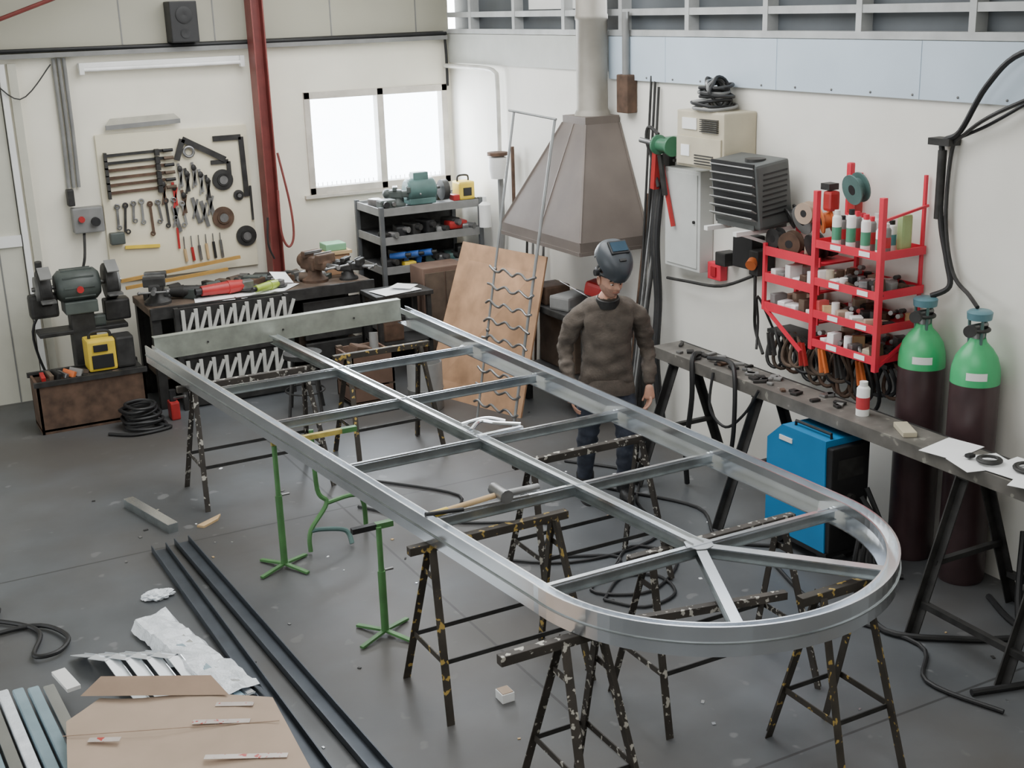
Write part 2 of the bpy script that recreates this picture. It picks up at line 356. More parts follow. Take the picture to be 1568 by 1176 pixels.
def vise(name,x,y,z,s=1,m=None,rot=0):
    m=m or darks; o=B(name); R=Matrix.Rotation(rot,4,'Z')
    def P(a,b,c): v=R@Vector((a*s,b*s,c*s)); return (v.x+x,v.y+y,v.z+z)
    def bx(c,d,mm,bev=.01): o.box(P(*c),tuple(q*s for q in d),mm,rot=(0,0,rot),bev=bev*s)
    o.lathe((x,y,z),[(.10*s,0),(.10*s,.02*s),(.06*s,.05*s),(.05*s,.09*s)],m)
    bx((0,.03,.14),(.11,.18,.11),m,.025); bx((0,.03,.21),(.16,.05,.05),m); bx((0,-.10,.14),(.09,.14,.08),m,.02); bx((0,-.14,.19),(.16,.05,.07),m); bx((0,.0,.225),(.16,.01,.02),steel,.002); bx((0,-.115,.225),(.16,.01,.02),steel,.002)
    o.cyl(P(0,-.16,.14),P(0,-.30,.14),.018*s,steel); o.cyl(P(-.10,-.28,.14),P(.10,-.28,.14),.008*s,steel); o.sph(P(.10,-.28,.14),.014*s,steel,u=8,v=6); o.sph(P(-.10,-.28,.14),.014*s,steel,u=8,v=6)
    o.sph(P(0,.12,.15),(.06*s,.06*s,.06*s),m)
    return o.done()
vise("bench_vise",3.88,11.3,.92,1.25,rust,.3)
vise("bench_vise",2.38,11.25,.92,1.2,darks,-.3)
vise("bench_vise",4.18,11.2,.92,.9,darks,.8)
def angle_grinder(name,x,y,z,rot=0,m=dred,s=1):
    o=B(name);R=Matrix.Rotation(rot,4,'Z')
    def P(a,b,c): v=R@Vector((a*s,b*s,c*s)); return (v.x+x,v.y+y,v.z+z)
    o.cyl(P(-.16,0,.045),P(.02,0,.045),.032*s,m,r2=.04*s); o.cyl(P(.02,0,.045),P(.12,0,.045),.045*s,m,r2=.036*s); o.cyl(P(-.2,0,.045),P(-.16,0,.045),.022*s,dark)
    o.box(P(.15,0,.045),(.08*s,.07*s,.06*s),steel,rot=(0,0,rot),bev=.012); o.cyl(P(.16,0,.02),P(.16,0,.012),.065*s,darks,seg=24); o.cyl(P(.13,.03,.05),P(.13,.13,.06),.015*s,dark)
    return o.done()
angle_grinder("angle_grinder",2.98,11.2,.93,.1,dred,1.4)
angle_grinder("angle_grinder",3.36,11.12,.93,.5,mat("lime_tool",(.3,.4,.05),.4),1.0)
angle_grinder("angle_grinder",2.66,11.3,.93,2.8,darks,1.3)
o=B("paper_sheets"); 
for i,(x,y_,r) in enumerate(((3.2,11.12,.3),(2.85,11.1,-.2),(3.5,11.2,.8))): o.box((x,y_,.923+.003*i),(.35,.22,.002),paper,rot=(0,.0,r))
o.box((3.55,11.3,1.0),(.2,.15,.002),paper,rot=(.6,.2,.4)); o.done()
o=B("parts_box"); o.bb(4.05,4.30,11.45,11.68,.92,1.12,wood,bev=.006); o.bb(4.03,4.32,11.43,11.7,1.12,1.15,woodl); o.bb(4.07,4.28,11.47,11.66,1.15,1.22,mat("green_box",(.2,.42,.25),.6),bev=.01); o.done()
# pedestal grinder
o=B("bench_grinder")
gx,gy,gz=1.74,11.45,1.14
o.lathe((gx,gy,gz),[(.0,-.19),(.10,-.19),(.14,-.15),(.145,0),(.14,.15),(.10,.19),(0,.19)],ggreen,rot=(0,pi/2,0))
for k in range(10):
    a=2*pi*k/10; o.beam((gx-.13,gy+.145*math.cos(a),gz+.145*math.sin(a)),(gx+.13,gy+.145*math.cos(a),gz+.145*math.sin(a)),.012,.012,ggreen)
for sg in(-1,1):
    o.lathe((gx+sg*.28,gy,gz),[(.0,-.05),(.15,-.05),(.16,-.04),(.16,.04),(.15,.05),(0,.05)],darks,rot=(0,pi/2,0)); o.lathe((gx+sg*.34,gy,gz),[(0,-.015),(.11,-.015),(.11,.015),(0,.015)],mgrey,rot=(0,pi/2,0))
    o.cyl((gx,gy,gz),(gx+sg*.38,gy,gz),.02,steel); o.bb(gx+sg*.28-.06,gx+sg*.28+.06,gy-.26,gy-.17,gz-.09,gz-.07,steel); o.beam((gx+sg*.28,gy-.24,gz+.12),(gx+sg*.28,gy-.1,gz+.2),.1,.01,mgrey)
o.bb(gx-.14,gx+.14,gy-.12,gy+.12,gz-.24,gz-.13,ggreen,bev=.01); o.bb(gx-.10,gx+.10,gy-.10,gy+.10,.03,gz-.22,darks,bev=.01); o.bb(gx-.22,gx+.22,gy-.13,gy+.22,0,.03,darks,bev=.008)
o.cyl((gx,gy-.14,gz-.02),(gx,gy-.16,gz-.02),.03,dred)
o.bb(gx-.42,gx-.18,gy-.05,gy+.1,gz-.26,gz-.05,darks,bev=.03); o.cyl((gx-.3,gy,gz+.12),(gx-.3,gy-.02,gz+.24),.03,darks); o.bb(gx+.2,gx+.42,gy-.08,gy+.08,gz-.35,gz-.16,darks,bev=.02)
o.bb(gx-.38,gx+.38,gy-.1,gy+.14,gz-.42,gz-.38,darks,bev=.01); o.box((gx+.1,gy-.03,gz-.33),(.2,.1,.1),ggreen,bev=.02)
o.tube([(gx-.2,gy+.1,gz-.1),(gx-.4,gy+.15,gz-.4),(gx-.3,gy+.2,gz-.9),(gx-.1,gy+.2,.02)],.012,dark)
o.done()
o=B("scrap_crate")
o.bb(1.22,2.12,10.88,11.26,.02,.04,rust)
for a in((1.22,2.12,10.88,10.90),(1.22,2.12,11.24,11.26),(1.22,1.24,10.88,11.26),(2.10,2.12,10.88,11.26)): o.bb(*a,0,.44,rust)
for a in((1.20,2.14,10.86,10.90),(1.20,2.14,11.24,11.28)): o.bb(*a,.42,.46,darks)
o.bb(1.24,2.10,10.92,11.22,.3,.34,darks)
for i in range(14): o.box((random.uniform(1.3,2.0),random.uniform(10.95,11.2),.38),(random.uniform(.08,.2),.06,.09),random.choice([rust,darks,woodd,steel]),rot=(random.random(),random.random(),random.random()*3))
for i in range(7): o.box((1.3+.055*i,11.05,.46),(.035,.12,.04+.015*(i%3)),[dred,woodd,darks,steel,orange,mgrey,woodd][i],rot=(.2,.1*i,.2*i),bev=.005)
o.bb(1.62,2.12,10.95,11.22,.42,.45,darks)
o.done()
o=B("battery_charger"); o.bb(1.68,1.92,10.97,11.2,.455,.73,yellow,bev=.02); o.bb(1.71,1.89,10.96,10.98,.48,.60,dark,bev=.005); o.bb(1.73,1.85,10.955,10.97,.63,.69,dark,bev=.004); o.tube([(1.72,11.07,.72),(1.74,11.07,.78),(1.88,11.07,.78),(1.90,11.07,.72)],.014,dark); o.bb(1.92,2.08,10.98,11.18,.455,.73,darks,bev=.02); o.done()
o=B("black_cable_heap")
for i in range(9): o.tor((1.99+random.uniform(-.03,.03),10.66+random.uniform(-.03,.03),.02+.022*i),.17-.006*i,.014,dark,rot=(random.uniform(-.1,.1),random.uniform(-.1,.1),0),wob=.012)
o.tube([(2.1,10.6,.02),(2.2,10.45,.016),(1.9,10.4,.016),(1.7,10.55,.016)],.014,dark)
o.done()
o=B("red_jack"); o.box((2.30,10.72,.08),(.08,.14,.16),dred,bev=.015); o.cyl((2.3,10.72,.16),(2.3,10.72,.26),.03,dark); o.cyl((2.3,10.66,.2),(2.36,10.5,.25),.012,steel); o.done()

# tool cart
o=B("metal_shelf_cart")
cx0,cx1,cy0,cy1=4.56,5.62,11.22,11.85
cartm=mat("cart_grey",(.10,.105,.11),.5,.2); cartl=mat("cart_edge",(.22,.22,.215),.5,.2)
for x in(cx0,cx1):
    for yy in(cy0,cy1): o.bb(x-.02,x+.02,yy-.02,yy+.02,.02,1.56,cartm)
for z in(.35,.95,1.24,1.52):
    o.bb(cx0,cx1,cy0,cy1,z-.02,z,cartm)
    for yy in(cy0-.01,cy1): o.bb(cx0,cx1,yy,yy+.015,z-.05,z+.025,cartl)
    for xx in(cx0-.01,cx1): o.bb(xx,xx+.015,cy0,cy1,z-.05,z+.025,cartl)
o.bb(cx0,cx1,cy1,cy1+.01,.1,1.5,darks)
for x in(cx0,cx1):
    for yy in(cy0,cy1): o.cyl((x-.015,yy,.04),(x+.015,yy,.04),.04,dark)
for z in(.35,.95,1.24):
    for i in range(8 if z<1.2 else 7):
        x=cx0+.1+i*(.115 if z<1.2 else .14); yy=cy0+random.uniform(.1,.3); m=random.choice([darks,teal,mgrey,dark,ggreen,steel]) ; h=random.uniform(.06,.16)
        o.box((x,yy,z+h/2),(.1,.2,h),m,rot=(0,0,random.uniform(-.3,.3)),bev=.02); o.cyl((x,yy-.05,z+h*.7),(x+.04,yy-.14,z+h*.7),.03,random.choice([steel,darks]))
bdr=mat("blue_drill",(.03,.10,.35),.4)
for i,x in enumerate((4.68,4.82,4.96)):
    o.cyl((x,cy0+.12,1.05),(x+.12,cy0+.02,1.07),.035,bdr); o.cyl((x+.12,cy0+.02,1.07),(x+.16,cy0-.01,1.075),.018,darks); o.beam((x+.02,cy0+.1,1.05),(x+.0,cy0+.1,.97),.04,.05,bdr); 
o.bb(4.78,4.90,cy0+.0,cy0+.1,.96,1.0,yellow,bev=.006)
o.bb(5.3,5.5,cy0+.05,cy0+.2,1.26,1.34,dred,bev=.02); 
for i in range(12): 
    x=cx0+.08+.085*i; h=random.uniform(.04,.12); o.box((x,cy0+random.uniform(.3,.5),1.52+h/2),(.08,.14,h),random.choice([darks,teal,ggreen,mgrey,steel]),rot=(0,0,random.uniform(-.5,.5)),bev=.015)
o.box((4.66,cy0+.1,1.57),(.16,.14,.1),ggreen,bev=.02); o.cyl((4.62,cy0+.03,1.58),(4.62,cy0-.01,1.58),.03,dark); o.cyl((4.70,cy0+.03,1.58),(4.70,cy0,1.58),.02,steel)
o.done()
o=B("bench_motor"); o.lathe((5.06,11.42,1.67),[(0,-.15),(.09,-.15),(.11,-.13),(.11,.13),(.09,.15),(0,.15)],teal,rot=(0,pi/2,0)); o.bb(4.92,5.20,11.34,11.5,1.53,1.59,teal,bev=.01); o.bb(4.98,5.14,11.37,11.47,1.76,1.84,teal,bev=.01); o.cyl((5.20,11.42,1.67),(5.28,11.42,1.67),.015,steel); o.lathe((5.32,11.42,1.64),[(0,-.03),(.10,-.03),(.10,.03),(0,.03)],darks,rot=(0,pi/2,0)); o.done()
vise("bench_vise",4.82,11.42,1.53,.8,ggreen,1.2)
o=B("yellow_case"); o.bb(5.45,5.62,11.32,11.5,1.53,1.71,yellow,bev=.02); o.bb(5.49,5.58,11.315,11.325,1.57,1.65,dark); o.tube([(5.47,11.41,1.70),(5.48,11.41,1.76),(5.58,11.41,1.76),(5.59,11.41,1.70)],.01,dark); o.bb(5.38,5.45,11.32,11.42,1.53,1.59,dred,bev=.01); o.done()
o=B("pipework"); px=XW-.07
o.tube([(px,YW-.03,2.80),(px,11.2,2.80),(px,10.95,2.77),(px,10.9,2.65),(px,10.9,1.95)],.022,mat("pipe_white_grey",(.55,.54,.5),.5)); 
o.lathe((px-.05,10.85,1.78),[(.0,0),(.07,0),(.09,.1),(.09,.2),(.03,.22),(0,.22)],white); o.lathe((px-.05,10.85,2.0),[(.1,0),(.1,.03),(0,.04)],rust)
o.tube([(px,10.9,1.8),(px,10.9,1.2),(px,11,.9)],.03,mgrey); o.tube([(px-.02,10.6,2.1),(px-.02,10.6,1.3)],.018,rust,sub=1)
o.lathe((px-.08,11.10,1.28),[(.0,0),(.06,0),(.06,.22),(.02,.25),(.02,.3),(0,.3)],white)
for i in range(4): o.cyl((px-.03,10.45-.1*i,0),(px+.02,10.4-.1*i,1.6-.2*(i%2)),.012,[darks,mgrey,rust,steel][i],seg=8)
o.done()

# hood + flue
o=B("extraction_hood")
b=[(5.10,8.45),(5.74,8.45),(5.74,9.77),(5.10,9.77)]; t=[(5.42,8.87),(5.745,8.87),(5.745,9.23),(5.42,9.23)]
V=[(x,y,1.47) for x,y in b]+[(x,y,1.56) for x,y in b]+[(x,y,2.43) for x,y in t]+[(x,y,2.49) for x,y in t]
F=[]
for k in range(3):
    for i in range(4): F.append([k*4+i,k*4+(i+1)%4,k*4+4+(i+1)%4,k*4+4+i])
F.append([12,13,14,15])
o.add(V,F,hoodm)
IV=[((x-5.42)*.96+5.42,(y-9.11)*.98+9.11,1.47) for x,y in b]+[((x-5.6)*.9+5.6,(y-9.05)*.9+9.05,2.40) for x,y in t]
o.add(IV,[[i,4+i,4+(i+1)%4,(i+1)%4] for i in range(4)]+[[4,5,6,7]],darks)
for i in range(4): o.beam(V[i],V[(i+1)%4],.02,.03,hoodm)
for i in range(4): o.beam(V[4+i],V[8+i],.014,.014,hoodm)
m1=(Vector(V[4]).lerp(Vector(V[7]),.5)); m2=(Vector(V[8]).lerp(Vector(V[11]),.5)); o.beam(m1,m2,.012,.01,hoodm)
o.beam((5.735,8.5,1.5),(5.735,9.7,1.5),.02,.05,darks)
o.lathe((5.60,9.05,2.49),[(.15,0),(.14,.03),(.128,.05),(.128,.75),(.135,.76),(.135,.79),(.128,.80),(.128,1.8)],fluem,seg=32)
o.done()
o=B("flue_damper_duct"); o.bb(5.66,5.755,8.62,8.78,2.52,2.82,rust,bev=.01); o.cyl((5.7,8.70,2.82),(5.7,8.70,3.3),.03,mgrey); o.done()
o=B("forge_table")
o.bb(5.12,5.72,8.45,9.55,.86,.92,darks,bev=.01)
for x in(5.17,5.67):
    for yy in(8.5,9.5): o.bb(x-.03,x+.03,yy-.03,yy+.03,0,.86,darks)
o.bb(5.15,5.7,8.5,9.5,.3,.34,darks)
o.bb(5.3,5.7,8.9,9.5,.34,.80,woodd,bev=.01)
o.box((5.3,8.95,.98),(.3,.22,.12),mgrey,rot=(0,0,.3),bev=.02); o.box((5.3,8.8,1.08),(.24,.3,.004),paper,rot=(.3,.5,.4)); o.box((5.28,9.25,1.0),(.25,.25,.16),rust,bev=.02); o.cyl((5.2,8.55,.97),(5.4,8.65,.98),.05,dred); o.cyl((5.4,8.65,.98),(5.48,8.70,.98),.03,steel)
o.box((5.45,8.75,1.1),(.18,.18,.12),dred,rot=(.2,0,.5),bev=.03)
for i in range(14): o.box((random.uniform(5.2,5.6),random.uniform(8.5,9.4),.95),(.1,.07,.06),random.choice([rust,darks,steel,mgrey]),rot=(0,0,random.random()*3),bev=.01)
o.done()
o=B("plywood_sheet")
p=[Vector(q) for q in((4.47,10.18,0),(4.83,9.03,0),(5.18,9.13,1.34),(4.98,10.32,1.32))]
nn=(p[1]-p[0]).cross(p[3]-p[0]).normalized()
o.ext(p,nn*-.018,wood); o.done()
o=B("brown_cabinet"); brl=mat("brown_laminate",(.16,.10,.075),.6); o.bb(4.75,5.2,10.75,11.05,0,1.02,brl,bev=.01); o.bb(4.77,4.97,10.735,10.75,.05,.97,woodd);o.bb(4.985,5.18,10.735,10.75,.05,.97,woodd); o.cyl((4.95,10.735,.5),(4.95,10.715,.5),.012,steel); o.done()
o=B("wavy_rung_rack")
A0,A1=Vector((4.50,9.2,0)),Vector((5.0,9.3,2.54)); C0,C1=Vector((4.60,8.74,0)),Vector((5.12,8.84,2.50))
gs=mat("grey_rod",(.30,.31,.31),.45,.5)
o.tube([A0,A1],.011,gs,sub=1); o.tube([C0,C1],.013,gs,sub=1); o.tube([A1+Vector((-.02,.05,.01)),C1+Vector((0,-.02,0))],.010,gs,sub=1)
for i in range(9):
    t_=.06+i*.055; a=A0.lerp(A1,t_); c=C0.lerp(C1,t_); d=c-a; pts=[]
    for k in range(11):
        u=-.10+1.2*k/10; pts.append(a+d*u+Vector((-.015,0,.022*math.sin(k*1.9+i))))
    o.tube(pts,.011,steel,sub=3)
for q in(.1,.3,.5): 
    e=A0.lerp(A1,q); o.sph(e,.018,steel,u=8,v=6)
o.done()
o=B("small_steel_table"); o.bb(4.15,4.72,10.45,10.85,.84,.88,darks,bev=.006)
for x in(4.19,4.68):
    for yy in(10.49,10.81): o.bb(x-.02,x+.02,yy-.02,yy+.02,0,.84,darks)
o.bb(4.17,4.70,10.47,10.83,.4,.42,darks); o.box((4.4,10.6,.889),(.4,.28,.003),paper,rot=(0,0,.2)); o.box((4.52,10.68,.90),(.3,.2,.003),paper,rot=(.05,.08,.9)); o.bb(4.25,4.45,10.55,10.75,.42,.6,rust,bev=.02); o.done()
o=B("wooden_crate"); cw=mat("crate_wood",(.14,.085,.06),.8)
for a in((3.72,4.12,10.05,10.07),(3.72,4.12,10.43,10.45),(3.72,3.74,10.05,10.45),(4.10,4.12,10.05,10.45)):
    for z in(.05,.2,.35): o.bb(*a,z,z+.13,cw)
for x in(3.75,4.09):
    for yy in(10.08,10.42): o.bb(x-.025,x+.025,yy-.025,yy+.025,0,.5,woodd)
o.bb(3.72,4.12,10.05,10.45,.04,.06,woodd); o.bb(3.74,4.10,10.07,10.43,.3,.36,darks); o.box((3.85,10.2,.45),(.2,.12,.18),rust,rot=(.2,.3,.4),bev=.02); o.cyl((4.0,10.2,.36),(4.02,10.25,.62),.04,mgrey); o.done()
o=B("steel_stool"); o.cyl((3.35,10.25,.50),(3.35,10.25,.54),.17,darks,seg=28)
for i in range(4): a=i*pi/2+.4; o.cyl((3.35+.12*math.cos(a),10.25+.12*math.sin(a),.5),(3.35+.2*math.cos(a),10.25+.2*math.sin(a),0),.014,darks,seg=8)
o.tor((3.35,10.25,.2),.17,.008,darks); o.done()
o=B("steel_drum"); o.lathe((4.28,9.75,0),[(0,0),(.15,0),(.155,.01),(.155,.18),(.162,.19),(.155,.2),(.155,.42),(.15,.43),(.14,.42),(.14,.3),(0,.3)],mgrey,seg=28); o.done()

# ---------- right wall gear
o=B("long_steel_rods")
for yy in(8.26,8.31,8.36): o.cyl((5.55,yy,.0),(5.735,yy+.03,2.85-.8*(8.4-yy)),.010,darks,seg=8)
for i in range(5): o.cyl((5.5-.02*i,8.42-.05*i,0),(5.73,8.42-.05*i,1.9+.08*(i%3)),.014,[rust,darks,steel,mgrey,darks][i],seg=8)
o.done()
wg=mat("winch_green",(.04,.15,.08),.4)
o=B("hand_winch"); o.lathe((5.56,7.95,2.33),[(0,-.1),(.075,-.1),(.075,-.08),(.05,-.07),(.05,.07),(.075,.08),(.075,.1),(0,.1)],wg,rot=(pi/2,0,0)); o.bb(5.6,5.755,7.82,8.1,2.26,2.38,wg,bev=.015); o.cyl((5.56,8.05,2.33),(5.50,8.2,2.36),.02,steel); o.bb(5.70,5.755,8.1,8.19,1.95,2.3,darks); o.beam((5.6,8.12,2.28),(5.6,8.15,1.98),.05,.05,dred); o.tube([(5.6,8.1,2.4),(5.58,8.2,2.45),(5.58,8.23,2.35),(5.6,8.18,2.2),(5.6,8.1,2.0)],.014,darks); o.done()
o=B("red_bar_clamp"); o.beam((5.60,8.05,2.17),(5.6,7.9,1.72),.025,.025,dred); o.beam((5.58,8.05,2.25),(5.58,7.98,1.95),.02,.045,darks); o.beam((5.6,7.9,2.22),(5.755,7.9,2.22),.02,.02,darks); o.done()
o=B("hanging_hoses")
for i in range(3): o.tube([(5.68,8.20-.03*i,2.1),(5.62,8.20-.03*i,1.6),(5.63,8.16-.02*i,1.1),(5.58,8.12-.02*i,.6),(5.64,8.1-.02*i,.02)],.022,[dark,darks,dark][i])
o.tube([(5.66,7.0,1.48),(5.6,7.3,1.36),(5.58,7.7,1.33),(5.62,8.0,1.3)],.012,darks)
o.done()
o=B("cabinet"); gcab=mat("cabinet_light_grey",(.52,.53,.51),.5,var=.05); o.bb(5.63,5.755,7.6,8.05,1.40,2.16,gcab,bev=.006); o.bb(5.622,5.63,7.63,8.02,1.43,2.13,gcab); o.cyl((5.61,7.66,1.78),(5.625,7.66,1.78),.012,darks); o.done()
o=B("beige_heater_box"); o.bb(5.47,5.755,7.12,7.68,2.22,2.62,beige,bev=.012); o.bb(5.455,5.47,7.14,7.66,2.24,2.44,beige,bev=.004)
for i in range(7): o.bb(5.45,5.472,7.18,7.38,2.48+.014*i,2.486+.014*i,darks)
for i in range(4): o.bb(5.45,5.458,7.22,7.44,2.25+.02*i,2.258+.02*i,darks)
o.bb(5.46,5.472,7.43,7.6,2.49,2.57,white); o.bb(5.45,5.458,7.5,7.6,2.3,2.38,paper)
o.done()
o=B("coiled_cable")
for i in range(9): o.tor((5.60+random.uniform(-.02,.02),7.38+random.uniform(-.05,.05),2.645+.018*i),.15-.007*i,.012,dark if i%3 else mgrey,rot=(random.uniform(-.14,.14),random.uniform(-.14,.14),0),wob=.02)
for i in range(4): o.tor((5.6,7.33+.03*i,2.745),.10,.012,[dark,mgrey,steel,dark][i],rot=(1.2,.3*i,.2),wob=.02)
o.done()
o=B("louvered_unit_heater")
hx,hy,hz=5.50,6.85,2.12; uh=mat("heater_dark_grey",(.085,.09,.088),.5,var=.15)
rt=(0,-.12,0)
o.box((hx,hy,hz),(.28,.50,.44),uh,rot=rt,bev=.02); o.box((hx-.142,hy,hz+.02),(.01,.46,.38),dark,rot=rt)
for i in range(7): o.box((hx-.155,hy,hz+.17-.055*i),(.05,.46,.008),mgrey,rot=(0,.5,0))
for i in range(9): o.box((hx+.0,hy-.252,hz+.15-.035*i),(.20,.006,.01),dark,rot=rt)
o.bb(5.25,5.755,6.68,6.72,1.85,1.88,white); o.bb(5.25,5.755,7.0,7.04,1.85,1.88,white); o.beam((5.3,6.7,1.86),(5.74,6.7,1.7),.03,.02,white); o.bb(5.38,5.66,6.66,7.06,1.88,1.915,uh)
o.cyl((hx-.05,hy-.1,hz+.2),(hx-.05,hy-.1,hz+.23),.07,darks)
o.done()
o=B("socket_box"); o.bb(5.64,5.755,7.0,7.22,1.52,1.76,dark,bev=.01); o.bb(5.6,5.755,6.88,6.98,1.5,1.68,darks,bev=.01); o.cyl((5.6,6.93,1.6),(5.56,6.91,1.58),.04,orange); o.bb(5.62,5.755,7.28,7.4,1.5,1.6,darks,bev=.01); o.tube([(5.62,6.93,1.5),(5.6,6.9,1.3),(5.65,6.95,1.1),(5.6,6.8,.96)],.012,darks); o.done()
o=B("red_fire_box"); o.bb(5.69,5.755,7.42,7.58,1.36,1.49,red,bev=.008); o.bb(5.68,5.69,7.47,7.53,1.39,1.46,mat("dark_red",(.35,.01,.02),.5)); o.done()

# red shelf
o=B("red_storage_rack")
fx,bx_=5.38,5.74
def post(x,y_,z0,z1,w=.03): o.bb(x-w/2,x+w/2,y_-w/2,y_+w/2,z0,z1,red,bev=.003)
post(fx,5.48,1.18,2.24,.035); post(fx,6.05,1.2,2.22,.035); post(bx_-.01,5.50,1.35,2.34,.02); post(bx_-.01,6.05,1.35,2.30,.025)
LV=[1.24,1.43,1.64,1.88]
for z in LV:
    o.bb(fx,bx_,5.48,6.05,z-.012,z,red); 
    for x in(fx-.01,bx_): o.bb(x-.005,x+.005,5.48,6.05,z-.015,z+.035,red)
    for yy in(5.48,6.05): o.bb(fx,bx_,yy-.005,yy+.005,z-.015,z+.035,red)
o.beam((fx,5.48,2.1),(bx_,5.48,2.16),.015,.015,red); o.beam((fx,5.48,1.2),(bx_,5.48,1.4),.02,.02,red)
for z in(1.36,1.56,1.74):
    o.bb(5.45,bx_,6.07,6.62,z-.012,z,red); o.bb(5.44,5.45,6.07,6.62,z-.02,z+.04,red); o.bb(5.45,bx_,6.61,6.62,z-.02,z+.04,red)
post(5.45,6.62,1.34,1.80,.025); post(bx_-.01,6.62,1.34,1.9,.025)
o.beam((5.45,6.62,1.36),(5.42,6.2,1.14),.02,.02,red)
lrd=mat("label_red",(.6,.1,.1),.5)
pal=[rust,darks,mgrey,card,woodl,white,beige,steel,paper,rust,woodd,white,lrd,paper,darks,card]
for z in LV[:3]:
    for i in range(9):
        for jx in range(4):
            y_=5.52+i*.062; x=fx+.045+jx*.085; h=random.uniform(.025,.10); m=random.choice(pal); c_=random.random()
            if c_<.45: o.box((x,y_,z+h/2),(.075,.055,h),m,rot=(random.uniform(-.15,.15),0,random.uniform(-.6,.6)),bev=.004)
            elif c_<.7: o.cyl((x,y_,z),(x,y_,z+h),.026,m,seg=12)
            elif c_<.85: o.tor((x,y_,z+.02),.03,.012,random.choice([darks,rust,steel,dark]),rot=(random.random(),random.random(),0),seg=12)
            else: o.cyl((x-.03,y_-.02,z+.03+h/2),(x+.04,y_+.02,z+.03+h/3),.015,random.choice([steel,darks,dred,mgrey]),seg=8)
for z in(1.36,1.56):
    for i in range(7):
        for jx in range(2):
            h=random.uniform(.04,.12); o.box((5.52+jx*.13,6.12+i*.072,z+h/2),(.1,.06,h),random.choice(pal),rot=(0,0,random.uniform(-.3,.3)),bev=.006)
for z in LV: 
    for i in range(2): o.box((fx-.017,5.6+.25*i,z+.01),(.003,.09,.03),paper)
def can(o,x,y_,z,h,r,m,cap,band=None):
    o.lathe((x,y_,z),[(0,0),(r,0),(r,h*.8),(r*.75,h*.86),(r*.4,h*.88)],m,seg=16); o.lathe((x,y_,z+h*.86),[(r*.62,0),(r*.62,h*.14),(0,h*.14)],cap,seg=14)
    if band: o.lathe((x,y_,z+h*.2),[(r*1.01,0),(r*1.01,h*.35)],band,seg=16)
bandc=[mat("band_green",(.08,.30,.18),.4),mat("band_red",(.55,.05,.06),.4),mat("band_teal",(.1,.35,.4),.4)]
for i in range(12):
    can(o,fx+.05+(i%3)*.085,5.54+i*.042,1.88,random.uniform(.18,.25),.029,[white,cartl,white][i%3],[red,white,dark,red][i%4],bandc[i%3])
o.box((fx+.25,5.55,2.0),(.09,.05,.22),mat("lime_bottle",(.36,.50,.22),.4),bev=.02)
for i,(x,y_,z,r,m,rr) in enumerate(((5.52,6.2,1.83,.09,darks,(.2,1.3,0)),(5.50,6.42,1.82,.08,rust,(.0,1.5,.4)),(5.58,6.38,1.98,.10,mgrey,(.3,1.2,.2)),(5.5,6.57,1.83,.07,darks,(0,1.57,0)),(5.56,6.16,2.0,.08,orange,(.2,1.4,-.3)),(5.62,6.54,1.97,.075,darks,(.4,1.1,0)),(5.50,6.28,2.04,.07,card,(0,1.5,.2)),(5.52,5.86,2.24,.095,teal,(.1,1.35,0)))):
    o.lathe((x,y_,z),[(r*.35,-.035),(r,-.035),(r,-.025),(r*.65,-.022),(r*.65,.022),(r,.025),(r,.035),(r*.35,.035),(r*.35,-.035)],m,rot=rr,seg=24)
    o.lathe((x,y_,z),[(r*.34,-.036),(r*.34,.036)],dark,rot=rr,seg=16)
for i in range(10): o.box((random.uniform(5.48,5.7),random.uniform(6.1,6.6),1.79),(.09,.07,.06),random.choice(pal),rot=(0,0,random.random()),bev=.01)
o.bb(5.58,5.62,5.98,6.02,1.89,2.38,red,bev=.01)
o.box((5.56,6.12,2.13),(.08,.08,.13),dred,bev=.02); o.bb(5.52,5.60,6.1,6.18,2.2,2.24,darks); o.box((5.6,5.95,2.12),(.07,.07,.1),dred,bev=.01)
o.done()
o=B("hanging_welding_cables")
for i in range(24):
    yy=5.55+.047*i; x=5.62-.006*(i%5)*3; w=.07+.03*random.random(); h=random.uniform(.14,.24)
    m=random.choice([dark,dark,darks,rust,dark,woodd])
    pts=[Vector((x+.02*math.sin(a*2),yy+w*math.sin(a)*.9,1.17-h*(1-math.cos(a))*.5*1.4)) for a in [2*pi*k/12 for k in range(12)]]
    o.tube(pts,.013,m,sub=2,closed=True)
o.bb(5.55,5.755,5.55,6.7,1.15,1.175,darks)
for y_,m in((5.75,orange),(6.3,dred),(6.62,darks),(5.95,darks),(6.1,orange)):
    o.beam((5.52,y_,1.16),(5.50,y_-.07,1.02),.02,.03,m); o.beam((5.52,y_+.03,1.16),(5.50,y_-.02,1.01),.02,.025,m)
o.tube([(5.6,6.7,1.17),(5.5,6.75,1.4),(5.55,6.8,1.2),(5.5,6.75,1.02)],.009,darks)
o.done()

